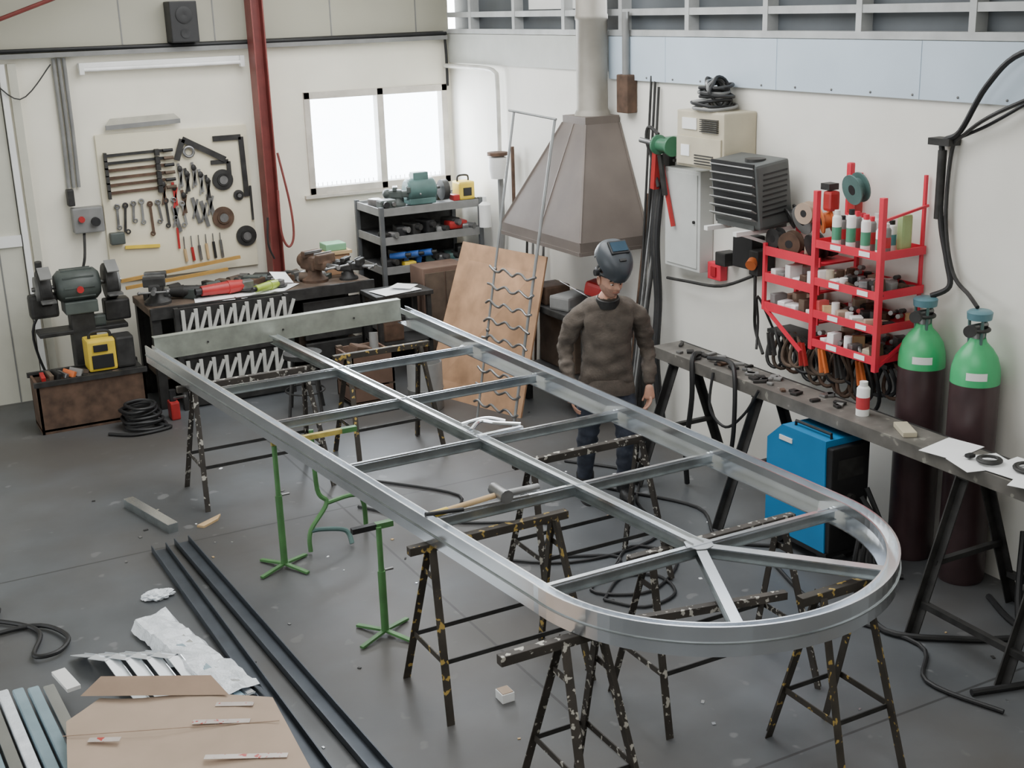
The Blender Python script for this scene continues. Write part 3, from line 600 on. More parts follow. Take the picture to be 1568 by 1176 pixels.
# gas cylinders
for (x,y_) in((5.59,5.31),(5.59,4.90)):
    o=B("gas_cylinder"); r=.138
    o.lathe((x,y_,0),[(0,.02),(r-.01,0),(r,.02),(r,1.23)],maroon,seg=36)
    o.lathe((x,y_,1.23),[(r,0),(r,.04),(r*.97,.09),(r*.85,.15),(r*.62,.20),(r*.38,.235),(r*.32,.26),(0,.26)],bgreen,seg=36)
    o.lathe((x,y_,1.48),[(.035,0),(.035,.05),(.02,.06),(.02,.09),(0,.09)],steel)
    o.tor((x,y_,1.54),.055,.012,darks); o.cyl((x-.06,y_,1.56),(x+.06,y_,1.56),.016,steel); 
    for a in(0,2.1,4.2): o.cyl((x+.05*math.cos(a),y_+.05*math.sin(a),1.46),(x+.055*math.cos(a),y_+.055*math.sin(a),1.61),.009,teal,seg=8)
    o.lathe((x,y_,1.60),[(.03,-.0),(.068,.0),(.072,.04),(.06,.05),(0,.05)],mat("cap_teal",(.10,.22,.26),.4))
    o.lathe((x-.10,y_-.03,1.55),[(0,-.01),(.035,-.01),(.035,.02),(0,.02)],darks,rot=(0,-pi/2,.4)); o.cyl((x-.1,y_-.03,1.55),(x-.03,y_,1.55),.012,steel)
    vs=[];n_=8
    for k in range(n_+1):
        a=3.5+.85*k/n_
        for z in(1.27,1.315): vs.append((x+(r*1.006)*math.cos(a),y_+(r*1.006)*math.sin(a),z))
    o.add(vs,[[2*k,2*k+2,2*k+3,2*k+1] for k in range(n_)],white)
    o.done()
o=B("gas_hose")
o.tube([(5.70,4.45,3.10),(5.64,4.8,3.06),(5.64,5.02,2.88),(5.68,5.22,2.62),(5.70,5.36,2.55),(5.70,5.36,2.45),(5.70,5.34,2.1),(5.70,5.27,1.86),(5.68,5.22,1.72),(5.62,5.30,1.655)],.017,dark)
o.tube([(5.70,4.45,2.95),(5.66,4.95,2.74),(5.69,5.2,2.6),(5.71,5.3,2.5),(5.71,5.31,2.1),(5.70,5.22,1.8),(5.66,5.05,1.7),(5.6,4.93,1.66)],.012,darks)
o.tube([(5.72,4.8,2.80),(5.7,5.05,2.66),(5.71,5.3,2.56)],.010,dark)
o.bb(5.66,5.755,5.28,5.44,2.53,2.57,darks); o.cyl((5.70,5.36,2.1),(5.70,5.36,2.5),.026,darks)
o.done()

# right workbench
o=B("steel_workbench")
bt=mat("scuffed_steel_top",(.17,.16,.145),.55,.4,var=.3,scale=7,spot=(.32,.31,.27),spot_amt=.66,spot_scale=14)
o.bb(5.10,5.36,2.9,7.45,.93,.95,bt); o.bb(5.095,5.11,2.9,7.45,.87,.952,bt); o.bb(5.35,5.365,2.9,7.45,.87,.952,darks)
for yy in(7.2,6.25,4.52,3.9,3.3):
    for sg,xe in((-1,4.80),(1,5.60)):
        o.angle((5.23+sg*.07,yy,.90),(xe,yy-.03,0),.05,darks,side=(0,1,0),t=.008)
    o.beam((4.95,yy,.4),(5.46,yy,.4),.035,.03,darks); o.bb(5.1,5.36,yy-.05,yy+.05,.86,.90,darks)
o.beam((4.87,4.5,.18),(4.85,3.3,.18),.035,.035,darks); o.beam((5.53,4.5,.2),(5.53,3.3,.2),.035,.035,darks)
for i in range(34): o.box((random.uniform(5.14,5.34),random.uniform(5.6,7.4),.96),(random.uniform(.02,.07),random.uniform(.03,.10),.016),random.choice([darks,rust,steel,darks,mgrey]),rot=(0,0,random.random()*3),bev=.004)
o.tube([(5.2,6.9,.97),(5.15,6.6,1.02),(5.08,6.45,.95),(5.04,6.4,.6),(5.08,6.5,.3)],.016,dark); o.tube([(5.24,7.05,.96),(5.1,6.95,.97),(5.06,6.9,.7),(5.05,6.95,.3),(5.1,7.0,.02)],.02,dark); o.tube([(5.09,6.7,.93),(5.03,6.65,.7),(5.05,6.5,.6),(5.05,6.3,.75),(5.08,6.2,.93)],.010,dark)
o.done()
o=B("marker_can"); can(o,5.24,5.42,.95,.21,.04,white,white,bandc[1]); o.done()
o=B("wood_block"); o.box((5.22,5.05,.966),(.08,.2,.03),beige,rot=(0,0,-.5),bev=.004); o.done()
o=B("paper_drawings"); 
for i,(x,yy,r) in enumerate(((5.22,4.70,.2),(5.18,4.45,-.3),(5.26,4.28,.1),(5.2,4.1,.4))): o.box((x,yy,.954+.003*i),(.3,.22,.002),paper,rot=(0,.0,r))
o.done()
o=B("wire_spools"); 
for x,yy,r in((5.2,4.42,.06),(5.28,4.22,.08),(5.18,4.02,.08),(5.27,3.85,.06)): o.tor((x,yy,.978),r,.010,darks,seg=20); o.tor((x,yy,.984),r*.8,.008,darks,seg=20)
o.bb(5.14,5.19,4.5,4.54,.967,.99,dark,bev=.01)
o.done()

# blue welder
o=B("welding_machine")
wx0,wx1,wy0,wy1=4.98,5.30,5.40,5.98
prof=[(wy0+.02,.10),(wy1,.10),(wy1,.70),(wy1-.14,.82),(wy0+.04,.82),(wy0+.04,.70)]
o.ext([(wx0,a,z) for a,z in prof],(wx1-wx0,0,0),blue)
o.bb(wx0+.01,wx1-.01,wy0-.01,wy0+.05,.10,.78,dark,bev=.01); o.bb(wx0-.005,wx0,wy1-.24,wy1-.12,.72,.75,white)
for x in(wx0+.06,wx1-.06):
    o.cyl((x-.03,wy1-.08,.08),(x+.03,wy1-.08,.08),.08,dark); o.cyl((x-.02,wy0+.08,.05),(x+.02,wy0+.08,.05),.05,dark)
o.bb(wx0,wx1,wy0,wy1,.07,.10,dark)
for i in range(2): o.cyl((wx0+.10+.12*i,wy0-.02,.3),(wx0+.10+.12*i,wy0-.06,.3),.03,steel)
o.bb(wx0+.06,wx1-.06,wy0-.015,wy0-.01,.58,.70,darks); o.cyl((wx0+.16,wy0-.01,.45),(wx0+.16,wy0-.04,.45),.025,darks)
o.tube([(wx0+.06,wy0+.06,.81),(wx0+.06,wy0+.06,.85),(wx0+.06,wy1-.2,.85),(wx0+.06,wy1-.2,.81)],.010,dark,sub=1)
for i in range(5): o.tube([(wx0+.10+.04*i,wy0-.05,.3+.05*i),(wx0+.1+.05*i,wy0-.2,.45-.06*i),(wx0+.0+.06*i,wy0-.25,.15),(wx0+.1,wy0-.2-.06*i,.02),(wx0+.3,wy0-.35+.04*i,.018)],.016,dark)
o.done()
o=B("floor_hoses")
o.tube([(4.9,5.0,.02),(4.7,4.6,.02),(5.0,4.3,.02),(5.3,4.1,.02),(5.1,3.8,.02),(4.6,3.9,.02)],.018,dark); o.tube([(5.5,4.6,.02),(5.35,4.2,.02),(5.55,3.7,.02),(5.2,3.4,.02)],.018,dark)
o.tube([(5.5,4.4,.5),(5.3,4.2,.05),(5.45,4.0,.02),(5.3,3.7,.1),(5.5,3.5,.5)],.02,dark)
o.tube([(4.75,5.6,.015),(4.6,5.0,.015),(4.75,4.4,.015),(4.5,4.1,.015),(4.6,3.7,.015)],.012,dark)
o.done()
o=B("dark_filler_drum"); o.lathe((5.56,4.2,0),[(0,0),(.16,0),(.17,.01),(.17,.25),(.178,.26),(.17,.27),(.17,.5),(.178,.52),(.17,.53),(.17,.62),(.15,.62),(.15,.5),(0,.5)],darks,seg=30); o.done()  # made-up drum, stands in for the dark clutter and shadows under the bench
o=B("floor_cables")
o.tube([(3.2,8.3,.012),(3.6,7.7,.012),(3.35,7.3,.012),(3.9,6.9,.012),(3.6,6.5,.012),(4.0,6.2,.012),(3.6,5.9,.012),(3.9,5.7,.012),(4.3,6.0,.012),(4.15,6.3,.012),(3.8,6.0,.012)],.010,dark)
o.tube([(2.9,7.9,.012),(3.3,7.2,.012),(3.2,6.8,.012),(3.7,6.3,.012),(4.4,6.35,.012),(4.6,6.9,.012),(4.9,7.4,.012),(4.6,7.9,.012)],.010,dark)
o.tube([(4.3,7.8,.012),(4.6,7.2,.012),(4.9,6.6,.012),(4.7,6.1,.012),(4.95,5.8,.012)],.012,dark)
o.tube([(3.6,5.75,.012),(3.75,5.55,.012),(4.0,5.6,.012),(4.05,5.85,.012),(3.85,5.95,.012),(3.6,5.75,.012)],.010,dark)
o.done()

# ---------- MAIN FRAME
o=B("welded_aluminium_frame")
path=[Vector((1.87,9.48)),Vector((2.37,4.36))]
cx,cy,ra,rb=3.27,4.38,.90,.88
for k in range(1,48):
    a=pi+pi*k/48; path.append(Vector((cx+ra*math.cos(a),cy+rb*math.sin(a))))
path+= [Vector((4.17,4.40)),Vector((4.04,9.52))]
def sweep(path,prof,m):
    n=len(path); vs=[];k=len(prof)
    for i in range(n):
        d0=(path[i]-path[i-1]).normalized() if i>0 else None; d1=(path[i+1]-path[i]).normalized() if i<n-1 else None
        d=(d0+d1).normalized() if d0 and d1 else (d0 or d1)
        nm=Vector((d.y,-d.x))
        for u,v in prof: vs.append((path[i].x+nm.x*u,path[i].y+nm.y*u,v))
    fs=[[i*k+j_,i*k+(j_+1)%k,(i+1)*k+(j_+1)%k,(i+1)*k+j_] for i in range(n-1) for j_ in range(k)]
    fs+=[list(range(k)),[(n-1)*k+q for q in range(k)][::-1]]
    o.add(vs,fs,m)
zt,zb=1.0,.868
sweep(path,[(0,zb),(0,zt),(-.010,zt),(-.010,zt-.045),(-.052,zt-.045),(-.052,zt-.008),(-.060,zt-.008),(-.060,zt-.052),(-.010,zt-.052),(-.010,zb+.006),(-.085,zb+.006),(-.085,zb)],alu)
sweep(path,[(.0005,zb+.058),(.006,zb+.058),(.006,zb+.064),(.0005,zb+.064)],alu2)
def tee(p,q,w,h,z,m=alu):
    o.beam((p[0],p[1],z-.003),(q[0],q[1],z-.003),w,.006,m); o.beam((p[0],p[1],z-h/2-.003),(q[0],q[1],z-h/2-.003),.008,h-.006,alu2)
    o.beam((p[0],p[1],z-h),(q[0],q[1],z-h),w*.8,.005,alu2)
ztc=.945
tee((2.85,9.42),(3.29,4.42),.065,.06,ztc)
for e in(-.03,.03): o.beam((2.85+e,9.42,ztc+.005),(3.29+e,4.42,ztc+.005),.005,.012,alu)
def xl(y): return 1.87+(9.48-y)/(9.48-4.36)*.50
def xr(y): return 4.04+(9.52-y)/(5.12)*.13
for yy in(8.25,7.32,6.33,5.39,4.42): tee((xl(yy)+.05,yy),(xr(yy)-.05,yy),.045,.055,ztc-.004); o.beam((xl(yy)+.05,yy-.02,ztc+.002),(xr(yy)-.05,yy-.02,ztc+.002),.005,.010,alu)
for e in((2.91,3.60),(3.86,3.74)):
    tee((3.29,4.42),e,.05,.055,ztc-.002)
o.cyl((3.29,4.42,ztc),(3.29,4.42,ztc+.004),.07,alu,seg=8)
o.beam((1.93,9.42,.975),(3.99,9.52,.975),.006,.17,galv); o.beam((1.93,9.45,1.06),(3.99,9.55,1.06),.07,.006,galv); o.beam((1.93,9.45,.89),(3.99,9.55,.89),.07,.006,galv)
for t_ in(.2,.5,.8): o.cyl((1.93+2.04*t_,9.413+.1*t_,.97),(1.93+2.04*t_,9.405+.1*t_,.97),.008,darks,seg=8)
for yy in(8.25,6.33,4.42):
    o.ext([(xr(yy)-.06,yy,ztc),(xr(yy)-.16,yy,ztc),(xr(yy)-.06,yy+.10,ztc)],(0,0,.004),alu)
# weld beads
for yy in(8.25,7.32,6.33,5.39,4.42):
    for xx in(xl(yy)+.07,xr(yy)-.07): o.sph((xx,yy,ztc),(.012,.022,.006),alu2,u=8,v=6)
o.done()
o=B("hammer"); o.cyl((2.36,5.36,.972),(2.74,5.41,.975),.015,woodl); o.cyl((2.34,5.358,.972),(2.44,5.372,.972),.018,yellow); o.cyl((2.76,5.35,.985),(2.76,5.48,.985),.034,steel,seg=10); o.cyl((2.76,5.33,.985),(2.76,5.35,.985),.038,steel,seg=10); o.cyl((2.78,5.39,.98),(2.98,5.40,.972),.02,steel); o.done()
o=B("scribing_rod"); o.cyl((2.29,5.30,1.008),(2.50,5.31,.985),.011,dark); o.cyl((2.50,5.31,.985),(2.9,5.36,.958),.005,steel); o.done()
o=B("offcut_clamp"); o.tube([(3.10,6.42,.97),(3.20,6.5,.985),(3.27,6.42,.985),(3.40,6.36,.97)],.012,alu); o.tube([(3.10,6.55,.97),(3.25,6.52,.99),(3.35,6.46,.97)],.012,alu); o.beam((3.1,6.33,.955),(3.4,6.34,.955),.03,.02,alu); o.done()

# trestles
def trestle(x0,x1,y,h=.866,sp=.27,m=trest,sx=.06,dx=.12,lw=.040):
    o=B("steel_trestle")
    o.bb(x0-dx,x1+.08,y-.022,y+.022,h-.044,h,m,bev=.004)
    f=.66
    for x,sg in((x0,-1),(x1,1)):
        for q in(-1,1):
            o.angle((x,y+q*.02,h-.03),(x+sg*sx,y+q*sp,0),lw,m,side=(-sg,0,0))
        o.beam((x+sg*sx*f,y-sp*f,h*(1-f)),(x+sg*sx*f,y+sp*f,h*(1-f)),.030,.006,m,up=(1,0,0)); 
        o.beam((x+sg*sx*.2,y-sp*.22,h*.8),(x+sg*sx*.2,y+sp*.22,h*.8),.030,.006,m,up=(1,0,0)); 
    for q in(-1,1): o.beam((x0-sx*f,y+q*sp*f,h*(1-f)),(x1+sx*f,y+q*sp*f,h*(1-f)),.006,.024,darks)
    return o.done()
trestle(2.02,2.85,8.7,sp=.29,lw=.036); trestle(2.30,3.0,5.28,m=trest2); trestle(2.36,2.54,4.10,m=trest,sp=.3,dx=.30); trestle(3.55,3.80,3.87,sp=.26,m=trest2,sx=.05)
trestle(3.15,3.95,4.62,sp=.26); trestle(3.3,4.05,6.05,sp=.26); trestle(3.25,3.85,8.85,sp=.27,m=trest2)
o=B("trestle_crossbar"); o.beam((2.68,4.10,.848),(3.42,3.95,.848),.035,.035,trest); o.done()
def gstand(x,y,hb,xa,x2,m2,zt):
    o=B("green_support_stand")
    o.cyl((x,y,0.03),(x,y,hb*.6),.022,green); o.cyl((x,y,hb*.5),(x,y,hb),.016,green)
    for a in(.5,2.1,3.6,5.2): o.beam((x,y,.03),(x+.2*math.cos(a),y+.2*math.sin(a),.012),.026,.014,green)
    o.cyl((x+.02,y,hb*.6),(x+.07,y,hb*.6),.008,steel); 
    o.beam((xa,y+.02,zt),(x2,y+.02,zt),.035,.03,m2); o.beam((x2-.1,y+.02,zt),(x2,y+.02,zt),.037,.032,green)
    o.done()
gstand(2.13,7.22,.82,2.12,2.68,mat("worn_yellow",(.42,.33,.08),.6,var=.4,scale=14),.83); gstand(2.33,6.05,.66,2.18,2.42,dark,.66)
o=B("green_bent_stand"); o.tube([(2.45,7.45,.80),(2.45,7.42,.4),(2.5,7.4,.3),(2.36,7.35,.15),(2.34,7.32,.02)],.016,green); o.tube([(2.5,7.4,.3),(2.75,7.45,.28),(2.8,7.5,.02)],.016,green); o.tube([(2.36,7.35,.15),(2.45,7.36,.14),(2.6,7.35,.1),(2.62,7.3,.02)],.016,teal); o.done()

# foreground floor stuff
o=B("long_steel_profiles")
def chan(p,q,w,h,z,m):
    o.beam((p[0],p[1],z+.004),(q[0],q[1],z+.004),w,.008,m)
    d=(Vector(q)-Vector(p)).normalized(); nx=Vector((d.y,-d.x))*(w/2-.003)
    for s_ in(-1,1): o.beam((p[0]+nx.x*s_,p[1]+nx.y*s_,z+h/2),(q[0]+nx.x*s_,q[1]+nx.y*s_,z+h/2),.006,h,m)
chan((1.50,7.92),(1.56,3.2),.10,.05,0,navy); chan((1.66,7.96),(1.84,3.2),.10,.05,0,navy)
o.done()
o=B("short_channel_offcut"); o.beam((1.50,8.84,.03),(1.66,8.18,.03),.07,.06,alu2); o.beam((1.50,8.84,.062),(1.66,8.18,.062),.075,.004,alu); o.done()
o=B("film_wrapped_profile_bundle")
# crumpled film over three square profiles
for i in range(3):
    o.beam((1.13+.055*i,6.85-.03*i,.04),(1.34+.055*i,5.70,.04),.05,.07,[plas,bluish,alu][i],bev=.006)
nn_=26; vs=[];
for i in range(nn_+1):
    u=i/nn_; c_=Vector((1.13+.21*u,6.83-1.1*u,0)); sd=Vector((.98,.18,0))
    for j_ in range(9):
        v_=j_/8; w_=-.05+.25*v_; z=.085+.02*noise.noise(Vector((u*14,v_*3,1)))*2-(.06 if j_ in(0,8) else 0)
        q=c_+sd*(w_+.012*noise.noise(Vector((u*9,v_*5,4)))); vs.append((q.x,q.y,max(.005,z)))
o.add(vs,[[i*9+j_,i*9+j_+1,(i+1)*9+j_+1,(i+1)*9+j_] for i in range(nn_) for j_ in range(8)],plas)
o.done()
o=B("folded_aluminium_profiles")
fw=mat("white_folded_sheet",(.70,.73,.75),.3,.3,var=.1)
for i in range(4):
    x=.76+.10*i; yy=6.70-.05*i; pth=[(x,yy,.02),(x+.05,yy-.22,.10),(x+.13,yy-.30,.10),(x+.17,yy-.50,.05),(x+.22,yy-.95,.05)]
    for a,b_ in zip(pth[:-1],pth[1:]):
        o.beam(a,b_,.075,.004,fw,up=(.25,0,1)); o.beam((a[0]+.038,a[1],a[2]-.012),(b_[0]+.038,b_[1],b_[2]-.012),.004,.03,alu)
for i in range(6):
    o.beam((.20+.07*i,6.50-.05*i,.03+.014*i),(.28+.07*i,4.6,.03+.014*i),.055,.045,[bluish,alu,plas,bluish][i%4],bev=.004)
o.beam((.62,6.38,.115),(.66,6.15,.115),.07,.02,white)
o.done()
o=B("cardboard_sheet")
ny,nx_=10,10
def cp(u,v): # bilinear quad with slight buckling
    a=Vector((.40,4.3,0)).lerp(Vector((1.40,4.25,0)),u); b_=Vector((.56,6.02,0)).lerp(Vector((1.49,5.46,0)),u); q=a.lerp(b_,v)
    if v>.6 and u<.2: q.y-=.30*(v-.6)/.4*(1-u/.2)*.9
    if v<.9: pass
    return (q.x,q.y,.168+.012*math.sin(u*7+v*3)+.01*noise.noise(Vector((u*4,v*4,0))))
vs=[cp(i/nx_,j_/ny) for j_ in range(ny+1) for i in range(nx_+1)]
vs2=[(a,b_,c-.006) for a,b_,c in vs]; n0=len(vs); w1=nx_+1
fs=[[j_*w1+i,j_*w1+i+1,(j_+1)*w1+i+1,(j_+1)*w1+i] for j_ in range(ny) for i in range(nx_)]
fs+=[[q+n0 for q in f][::-1] for f in fs]
edge=[i for i in range(w1)]+[j_*w1+nx_ for j_ in range(1,ny+1)]+[ny*w1+i for i in range(nx_-1,-1,-1)]+[j_*w1 for j_ in range(ny-1,0,-1)]
for a,b_ in zip(edge,edge[1:]+edge[:1]): fs.append([a,b_,b_+n0,a+n0])
o.add(vs+vs2,fs,card,True)
o.add([(.66,5.93,.185),(1.30,5.55,.188),(1.26,5.72,.225),(.78,6.02,.215)],[[0,1,2,3]],cardd)
for p0,p1 in(((.62,5.50),(.75,5.43)),((1.08,5.40),(1.32,5.27)),((1.05,5.08),(1.38,4.90)),((.55,5.05),(.68,4.98)),((1.22,5.50),(1.38,5.41)),((1.1,4.8),(1.35,4.7))):
    o.beam((*p0,.186),(*p1,.186),.035,.002,tape)
for yy in(5.45,4.95): o.beam((.52,yy+.15,.184),(1.44,yy-.25,.184),.005,.002,cardd)
o.done()
o=B("black_floor_hose")
o.tube([(.1,7.6,.02),(.45,7.35,.02),(.62,7.1,.02),(.55,6.8,.03),(.68,6.78,.03),(.75,6.95,.03),(.6,7.2,.02),(.2,7.15,.02),(0,6.9,.02)],.014,dark)
o.tube([(0.,7.9,.02),(.35,7.7,.02),(.45,7.5,.02),(.2,7.3,.02)],.012,dark); o.done()
o=B("crumpled_plastic_bag"); 
t=bmesh.new(); bmesh.ops.create_icosphere(t,subdivisions=4,radius=1)
for v in t.verts: 
    q=1+.5*noise.noise(v.co*2.5)+.2*noise.noise(v.co*7); v.co=Vector((v.co.x*.085*q,v.co.y*.055*q,max(v.co.z*.025*q,-.018)))
o.merge(t,plas,Matrix.Translation((1.33,7.22,.018))); o.done()
o=B("wood_offcut"); o.ext([(1.82,8.18,0),(2.02,8.3,0),(1.98,8.22,0),(1.86,8.14,0)],(0,0,.015),woodl); o.done()
o=B("small_carton"); o.bb(2.55,2.62,5.05,5.13,0,.05,paper,bev=.003); o.bb(2.555,2.615,5.055,5.125,.05,.054,card); o.done()
o=B("floor_scraps")
for i in range(60):
    x=random.uniform(1.0,5.0); y_=random.uniform(3.6,9.5); s_=random.uniform(.008,.020)
    o.box((x,y_,.003),(s_*random.uniform(.5,2),s_,.004),random.choice([paper,steel,woodl,darks,alu]),rot=(0,0,random.random()*3))
o.done()

# ---------- WORKER
W=bpy.data.objects.new("worker",None); bpy.context.collection.objects.link(W); W.location=(4.45,7.05,0)
def skin_mesh(name,verts,edges,rad,root=0,sub=2):
    me=bpy.data.meshes.new(name); me.from_pydata(verts,edges,[]); ob=bpy.data.objects.new(name,me); bpy.context.collection.objects.link(ob)
    sk=ob.modifiers.new("s","SKIN"); sk.use_smooth_shade=True; ob.modifiers.new("d","SUBSURF").levels=sub
    for i,r in enumerate(rad):
        v=me.skin_vertices[0].data[i]; v.radius=r if hasattr(r,'__len__') else (r,r); v.use_root=(i==root)
    dg=bpy.context.evaluated_depsgraph_get(); em=bpy.data.meshes.new_from_object(ob.evaluated_get(dg)); bpy.data.objects.remove(ob)
    return em
V=[(0,0,.95),(0,-.01,1.10),(0,-.03,1.27),(0,-.05,1.40),(0,-.075,1.485),(0,-.11,1.545)]
Rr=[(.17,.135),(.17,.135),(.195,.14),(.155,.11),(.066,.066),(.057,.06)]
E=[(0,1),(1,2),(2,3),(3,4),(4,5)]
def ch(par,pts,rs):
    p=par
    for a,r in zip(pts,rs): V.append(a);Rr.append(r);E.append((p,len(V)-1));p=len(V)-1
ch(3,[(.14,-.04,1.395),(.215,-.03,1.35),(.265,.02,1.20),(.285,.035,1.08),(.285,-.05,.98),(.275,-.11,.88)],[.085,.08,.066,.060,.050,.036])
ch(3,[(-.14,-.04,1.395),(-.215,-.03,1.35),(-.265,.03,1.20),(-.285,.045,1.08),(-.27,-.03,.98),(-.255,-.10,.88)],[.085,.08,.066,.060,.050,.036])
ch(0,[(.095,.0,.85),(.115,-.03,.68),(.125,-.05,.50),(.13,.0,.30),(.13,.04,.11)],[.11,.10,.075,.07,.058])
ch(0,[(-.095,.0,.85),(-.12,.03,.68),(-.13,.05,.50),(-.14,.10,.30),(-.14,.14,.11)],[.11,.10,.075,.07,.058])
em=skin_mesh("body",V,E,Rr,sub=3)
W.rotation_euler=(0,0,-.42)
em.materials.clear()
for m in(sweat,trous,skin): em.materials.append(m)
em.update()
nrm=[v.normal.copy() for v in em.vertices]
for v,nv in zip(em.vertices,nrm):
    c=v.co
    if c.z>1.47 and abs(c.x)<.09: continue
    k=.016 if c.z>.86 or abs(c.x)>.235 else .011
    w_=noise.noise(Vector((c.x*7,c.y*7,c.z*16)))+.5*noise.noise(Vector((c.x*18+3,c.y*18,c.z*30)))
    # folds gather at the elbows and knees
    w_*=1+1.0*math.exp(-((c.z-1.08)/.08)**2)*(abs(c.x)>.2)+.8*math.exp(-((c.z-.5)/.1)**2)
    v.co=c+nv*k*w_
for p_ in em.polygons:
    c=p_.center; p_.material_index=1 if (c.z<.86 and abs(c.x)<.225) else 0; p_.use_smooth=True
    if c.z>1.50 and abs(c.x)<.08: p_.material_index=2
ob=bpy.data.objects.new("body",em); bpy.context.collection.objects.link(ob); ob.parent=W
def part(name): return B(name)
def fin(o):
    ob=o.done(keep=True); ob.parent=W; return ob
o=part("sweater_hem"); NS=40; vs=[]
for z,e in((.93,.004),(.89,.014),(.85,.020),(.82,.016),(.815,.004)):
    for k in range(NS):
        a=2*pi*k/NS; wv=.006*math.sin(a*7+z*20)+.008*noise.noise(Vector((math.cos(a)*3,math.sin(a)*3,z*9)))
        vs.append(((.178+e+wv)*math.cos(a),(.142+e+wv)*math.sin(a),z+.008*math.sin(a*3)))
o.add(vs,[[j_*NS+k,j_*NS+(k+1)%NS,(j_+1)*NS+(k+1)%NS,(j_+1)*NS+k] for j_ in range(4) for k in range(NS)],sweat,True); fin(o)
o=part("collar"); vs=[]
for z,r_ in((1.445,.088),(1.475,.084),(1.50,.078),(1.505,.070),(1.47,.066)):
    for k in range(24):
        a=2*pi*k/24; vs.append((r_*math.cos(a)*1.0,-.07-(z-1.45)*.5+r_*.95*math.sin(a),z+.018*math.sin(a)))
o.add(vs,[[j_*24+k,j_*24+(k+1)%24,(j_+1)*24+(k+1)%24,(j_+1)*24+k] for j_ in range(4) for k in range(24)],darks,True); fin(o)
o=part("boots")
for x,y_ in((.13,.04),(-.14,.14)):
    o.lathe((x,y_,.06),[(.058,0),(.064,.05),(.064,.12),(.058,.13)],dark,seg=18)
    t=bmesh.new(); bmesh.ops.create_uvsphere(t,u_segments=20,v_segments=12,radius=1)
    for v in t.verts:
        z=v.co.z*.055; v.co=Vector((v.co.x*.052*(1.0 if v.co.y<0 else .85),v.co.y*.15,max(z,-.045)*(1 if v.co.y>0 else .8)))
    o.merge(t,dark,Matrix.Translation((x,y_-.06,.062)),True)
    vs=[(x+.05*math.cos(a)*(1 if math.sin(a)<0 else .85),y_-.06+.152*math.sin(a)) for a in [2*pi*k/20 for k in range(20)]]
    o.ext([(a,b_,0) for a,b_ in vs],(0,0,.026),darks)
fin(o)
# head
HR=Euler((.24,0,.35)).to_matrix().to_4x4()
HM=Matrix.Translation(Vector((0,-.11,1.56)))@HR@Matrix.Translation((0,-.015,.075))
t=bmesh.new(); bmesh.ops.create_uvsphere(t,u_segments=72,v_segments=54,radius=1)
def g(dx,dz,sx_,sz_): return math.exp(-(dx/sx_)**2-(dz/sz_)**2)
low=[]
for v in t.verts:
    x,y_,z=v.co; X=x*.076;Y=y_*.098;Z=z*.120
    if z<0: X*=1-.20*(-z)**1.8; Y=Y*(1-.22*(-z)) if y_>0 else Y*(1-.0*(-z))
    if z<-.2 and y_<0: Y*=1+.06*(-z)
    if y_<-.1:
        Y-= .030*g(X,Z+.014,.013,.017)+.016*g(X,Z-.008,.009,.028)
        Y-= .006*(g(X-.013,Z+.02,.007,.008)+g(X+.013,Z+.02,.007,.008))
        Y+= .014*(g(X-.030,Z-.010,.015,.011)+g(X+.030,Z-.010,.015,.011))
        Y-= .008*g(X,Z-.032,.05,.009)
        Y-= .007*(g(X-.042,Z+.022,.018,.018)+g(X+.042,Z+.022,.018,.018))
        Y-= .007*g(X,Z+.047,.024,.006)+.007*g(X,Z+.060,.020,.006); Y+=.006*g(X,Z+.0535,.027,.003)
        Y-= .012*g(X,Z+.092,.026,.018)
    v.co=(X,Y,Z)
o=part("head"); 
o.merge(t,skin,HM,True)
inv=HM.inverted(); si=o.mi(stub)
for f_ in o.bm.faces:
    c=inv@f_.calc_center_median()
    if c.z<-.030-.35*max(0,.03-abs(c.x))+.5*max(0,abs(c.x)-.04) and c.y<.03 and not(abs(c.x)<.024 and -.062<c.z<-.042) and c.z>-.115: f_.material_index=si
def hp(x,y_,z): return HM@Vector((x,y_,z))
for sg in(-1,1):
    o.sph(hp(sg*.030,-.077,.009),.0125,white,u=16,v=12); o.sph(hp(sg*.030,-.0865,.004),.0055,hairm,u=10,v=8)
    o.sph(hp(sg*.030,-.0765,.0135),(.0145,.0135,.0105),skin,rot=(.24,0,.35),u=16,v=12)
    o.tube([hp(sg*.014,-.097,.032),hp(sg*.03,-.096,.037),hp(sg*.050,-.080,.029)],.0045,hairm)
    # ear: helix, lobe and inner cup
    o.sph(hp(sg*.075,.010,-.004),(.009,.018,.030),skin,rot=(.24,0,.35)); 
    o.tube([hp(sg*.078,-.006,-.018),hp(sg*.082,-.008,.010),hp(sg*.085,.006,.026),hp(sg*.086,.022,.018),hp(sg*.083,.022,-.006),hp(sg*.078,.010,-.028)],.0045,skin)
o.tube([hp(-.026,-.090,-.0535),hp(0,-.1035,-.052),hp(.026,-.090,-.0535)],.0032,mat("lips",(.30,.13,.10),.6))
t=bmesh.new(); bmesh.ops.create_uvsphere(t,u_segments=28,v_segments=18,radius=1)
bmesh.ops.delete(t,geom=[v for v in t.verts if (v.co.z<-.35 or (v.co.y<-.10 and v.co.z<.45))],context='VERTS')
bmesh.ops.scale(t,vec=(.082,.103,.124),verts=t.verts); o.merge(t,hairm,HM@Matrix.Translation((0,.004,.004)),True)
fin(o)
o=part("raised_welding_helmet")
hb=mat("helmet_dark_grey",(.04,.047,.056),.4,var=.2)
o.tube([hp(.092*math.cos(a),.110*math.sin(a),.060) for a in [2*pi*k/24 for k in range(24)]],.011,dark,sub=1,closed=True)
o.tube([hp(-.088,0,.055),hp(-.07,0,.105),hp(0,0,.132),hp(.07,0,.105),hp(.088,0,.055)],.010,dark)
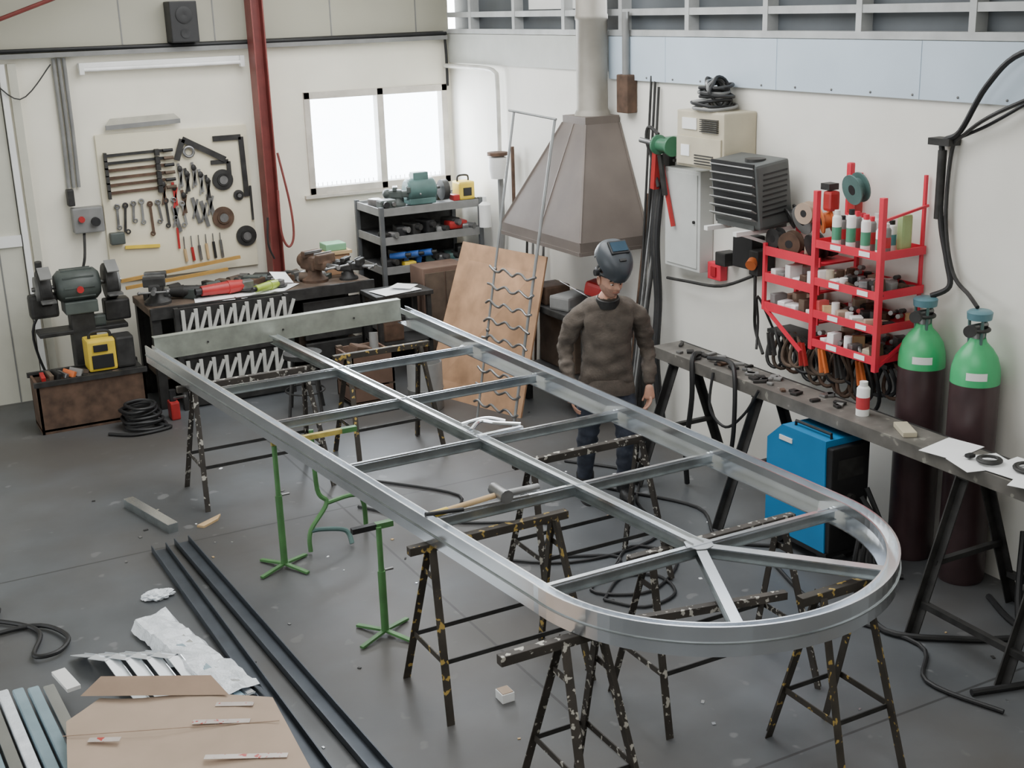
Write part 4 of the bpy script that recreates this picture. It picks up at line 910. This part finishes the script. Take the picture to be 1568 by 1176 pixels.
t=bmesh.new(); bmesh.ops.create_uvsphere(t,u_segments=40,v_segments=26,radius=1)
bmesh.ops.delete(t,geom=[v for v in t.verts if v.co.y>.15],context='VERTS')
for v in t.verts:
    x,y_,z=v.co; se=lambda q,p:math.copysign(abs(q)**p,q)
    X=se(x,.75)*.118; Y=se(y_,.8)*.12; Z=se(z,.85)*.155
    if Z<0: X*=1-.28*(-Z/.155)**1.5; Y*=1-.12*(-Z/.155)
    v.co=(X,Y,Z)
bmesh.ops.solidify(t,geom=t.faces[:],thickness=.004)
SM=HM@Matrix.Translation((0,-.02,.135))@Euler((-1.0,0,0)).to_matrix().to_4x4()
o.merge(t,hb,SM,True)
er=SM.to_euler()
o.box(SM@Vector((0,-.118,.035)),(.135,.018,.10),dark,rot=er,bev=.008)
o.box(SM@Vector((0,-.129,.035)),(.112,.006,.070),mat("visor_glass",(.03,.06,.09),.12),rot=er)
o.box(SM@Vector((0,-.112,-.06)),(.05,.012,.02),darks,rot=er,bev=.004)
for sg in(-1,1): o.lathe(hp(sg*.112,0,.064),[(0,-.012),(.022,-.012),(.022,.012),(0,.012)],dark,rot=(0,pi/2,.35),seg=16)
fin(o)
def hand(name,wr,d,nrm,side):
    d=Vector(d).normalized(); nrm=Vector(nrm); nrm=(nrm-d*nrm.dot(d)).normalized(); sd=d.cross(nrm)*side
    wr=Vector(wr)
    Pt=lambda a,b_,c: wr+d*a+sd*b_+nrm*c
    o=part(name)
    em=skin_mesh("p",[Pt(-.03,0,0),Pt(.015,0,0),Pt(.05,0,0),Pt(.082,0,.002)],[(0,1),(1,2),(2,3)],[(.027,.024),(.034,.018),(.042,.016),(.040,.013)])
    bm=bmesh.new(); bm.from_mesh(em); o.merge(bm,skin,None,True)
    L=[.068,.078,.073,.056]
    for i in range(4):
        b0=.034-.0225*i; l=L[i]; bl=1+.12; c0=Pt(.055,b0*.8,0); k1=Pt(.088,b0,.0); k2=Pt(.088+l*.44,b0*1.15,.010+.002*i); k3=Pt(.088+l*.76,b0*1.2,.026+.003*i); k4=Pt(.088+l*.92,b0*1.2,.046+.003*i)
        em=skin_mesh("f",[c0,k1,k2,k3,k4],[(0,1),(1,2),(2,3),(3,4)],[.0095,.009,.0085,.0078,.0068],sub=1); bm=bmesh.new(); bm.from_mesh(em); o.merge(bm,skin,None,True)
    em=skin_mesh("t",[Pt(.02,.022,.0),Pt(.042,.046,.010),Pt(.068,.060,.020),Pt(.092,.062,.032)],[(0,1),(1,2),(2,3)],[.014,.012,.010,.008],sub=1); bm=bmesh.new(); bm.from_mesh(em); o.merge(bm,skin,None,True)
    fin(o)
hand("left_hand",(.274,-.122,.862),(-.02,-.25,-1),(-1,-.15,0),1)
hand("right_hand",(-.254,-.112,.862),(.02,-.25,-1),(1,-.15,0),-1)

# ---------- lights
w=bpy.data.worlds.new("world"); bpy.context.scene.world=w; w.use_nodes=True
bg=w.node_tree.nodes["Background"]; bg.inputs[0].default_value=(.90,.95,1,1); bg.inputs[1].default_value=16
def area(name,loc,rot,sx_,sy_,e,col=(1,1,1)):
    l=bpy.data.lights.new(name,"AREA"); l.shape='RECTANGLE'; l.size=sx_; l.size_y=sy_; l.energy=e; l.color=col
    ob=bpy.data.objects.new(name,l); bpy.context.collection.objects.link(ob); ob.location=loc; ob.rotation_euler=rot; return ob
area("ceiling_fill_lamp",(3.4,8.2,4.25),(0,0,0),2.6,5.5,270,(.97,.985,1))  # added soft fill under the closed ceiling, no opening above it
area("ceiling_fill_lamp",(1.5,2.0,4.25),(0,0,0),4,4,150,(.98,.99,1))  # second added ceiling fill, unseen, brightens the near half of the room
area("window_daylight",(4.93,YW-.12,2.12),(-pi/2,0,0),1.4,.9,50,(.92,.96,1))
area("high_window_daylight",(XW-.06,6,3.5),(0,pi/2,0),.5,10,70,(.92,.96,1))
area("door_daylight",(-4.6,7,1.9),(0,-pi/2,0),3,6,190,(.90,.95,1))
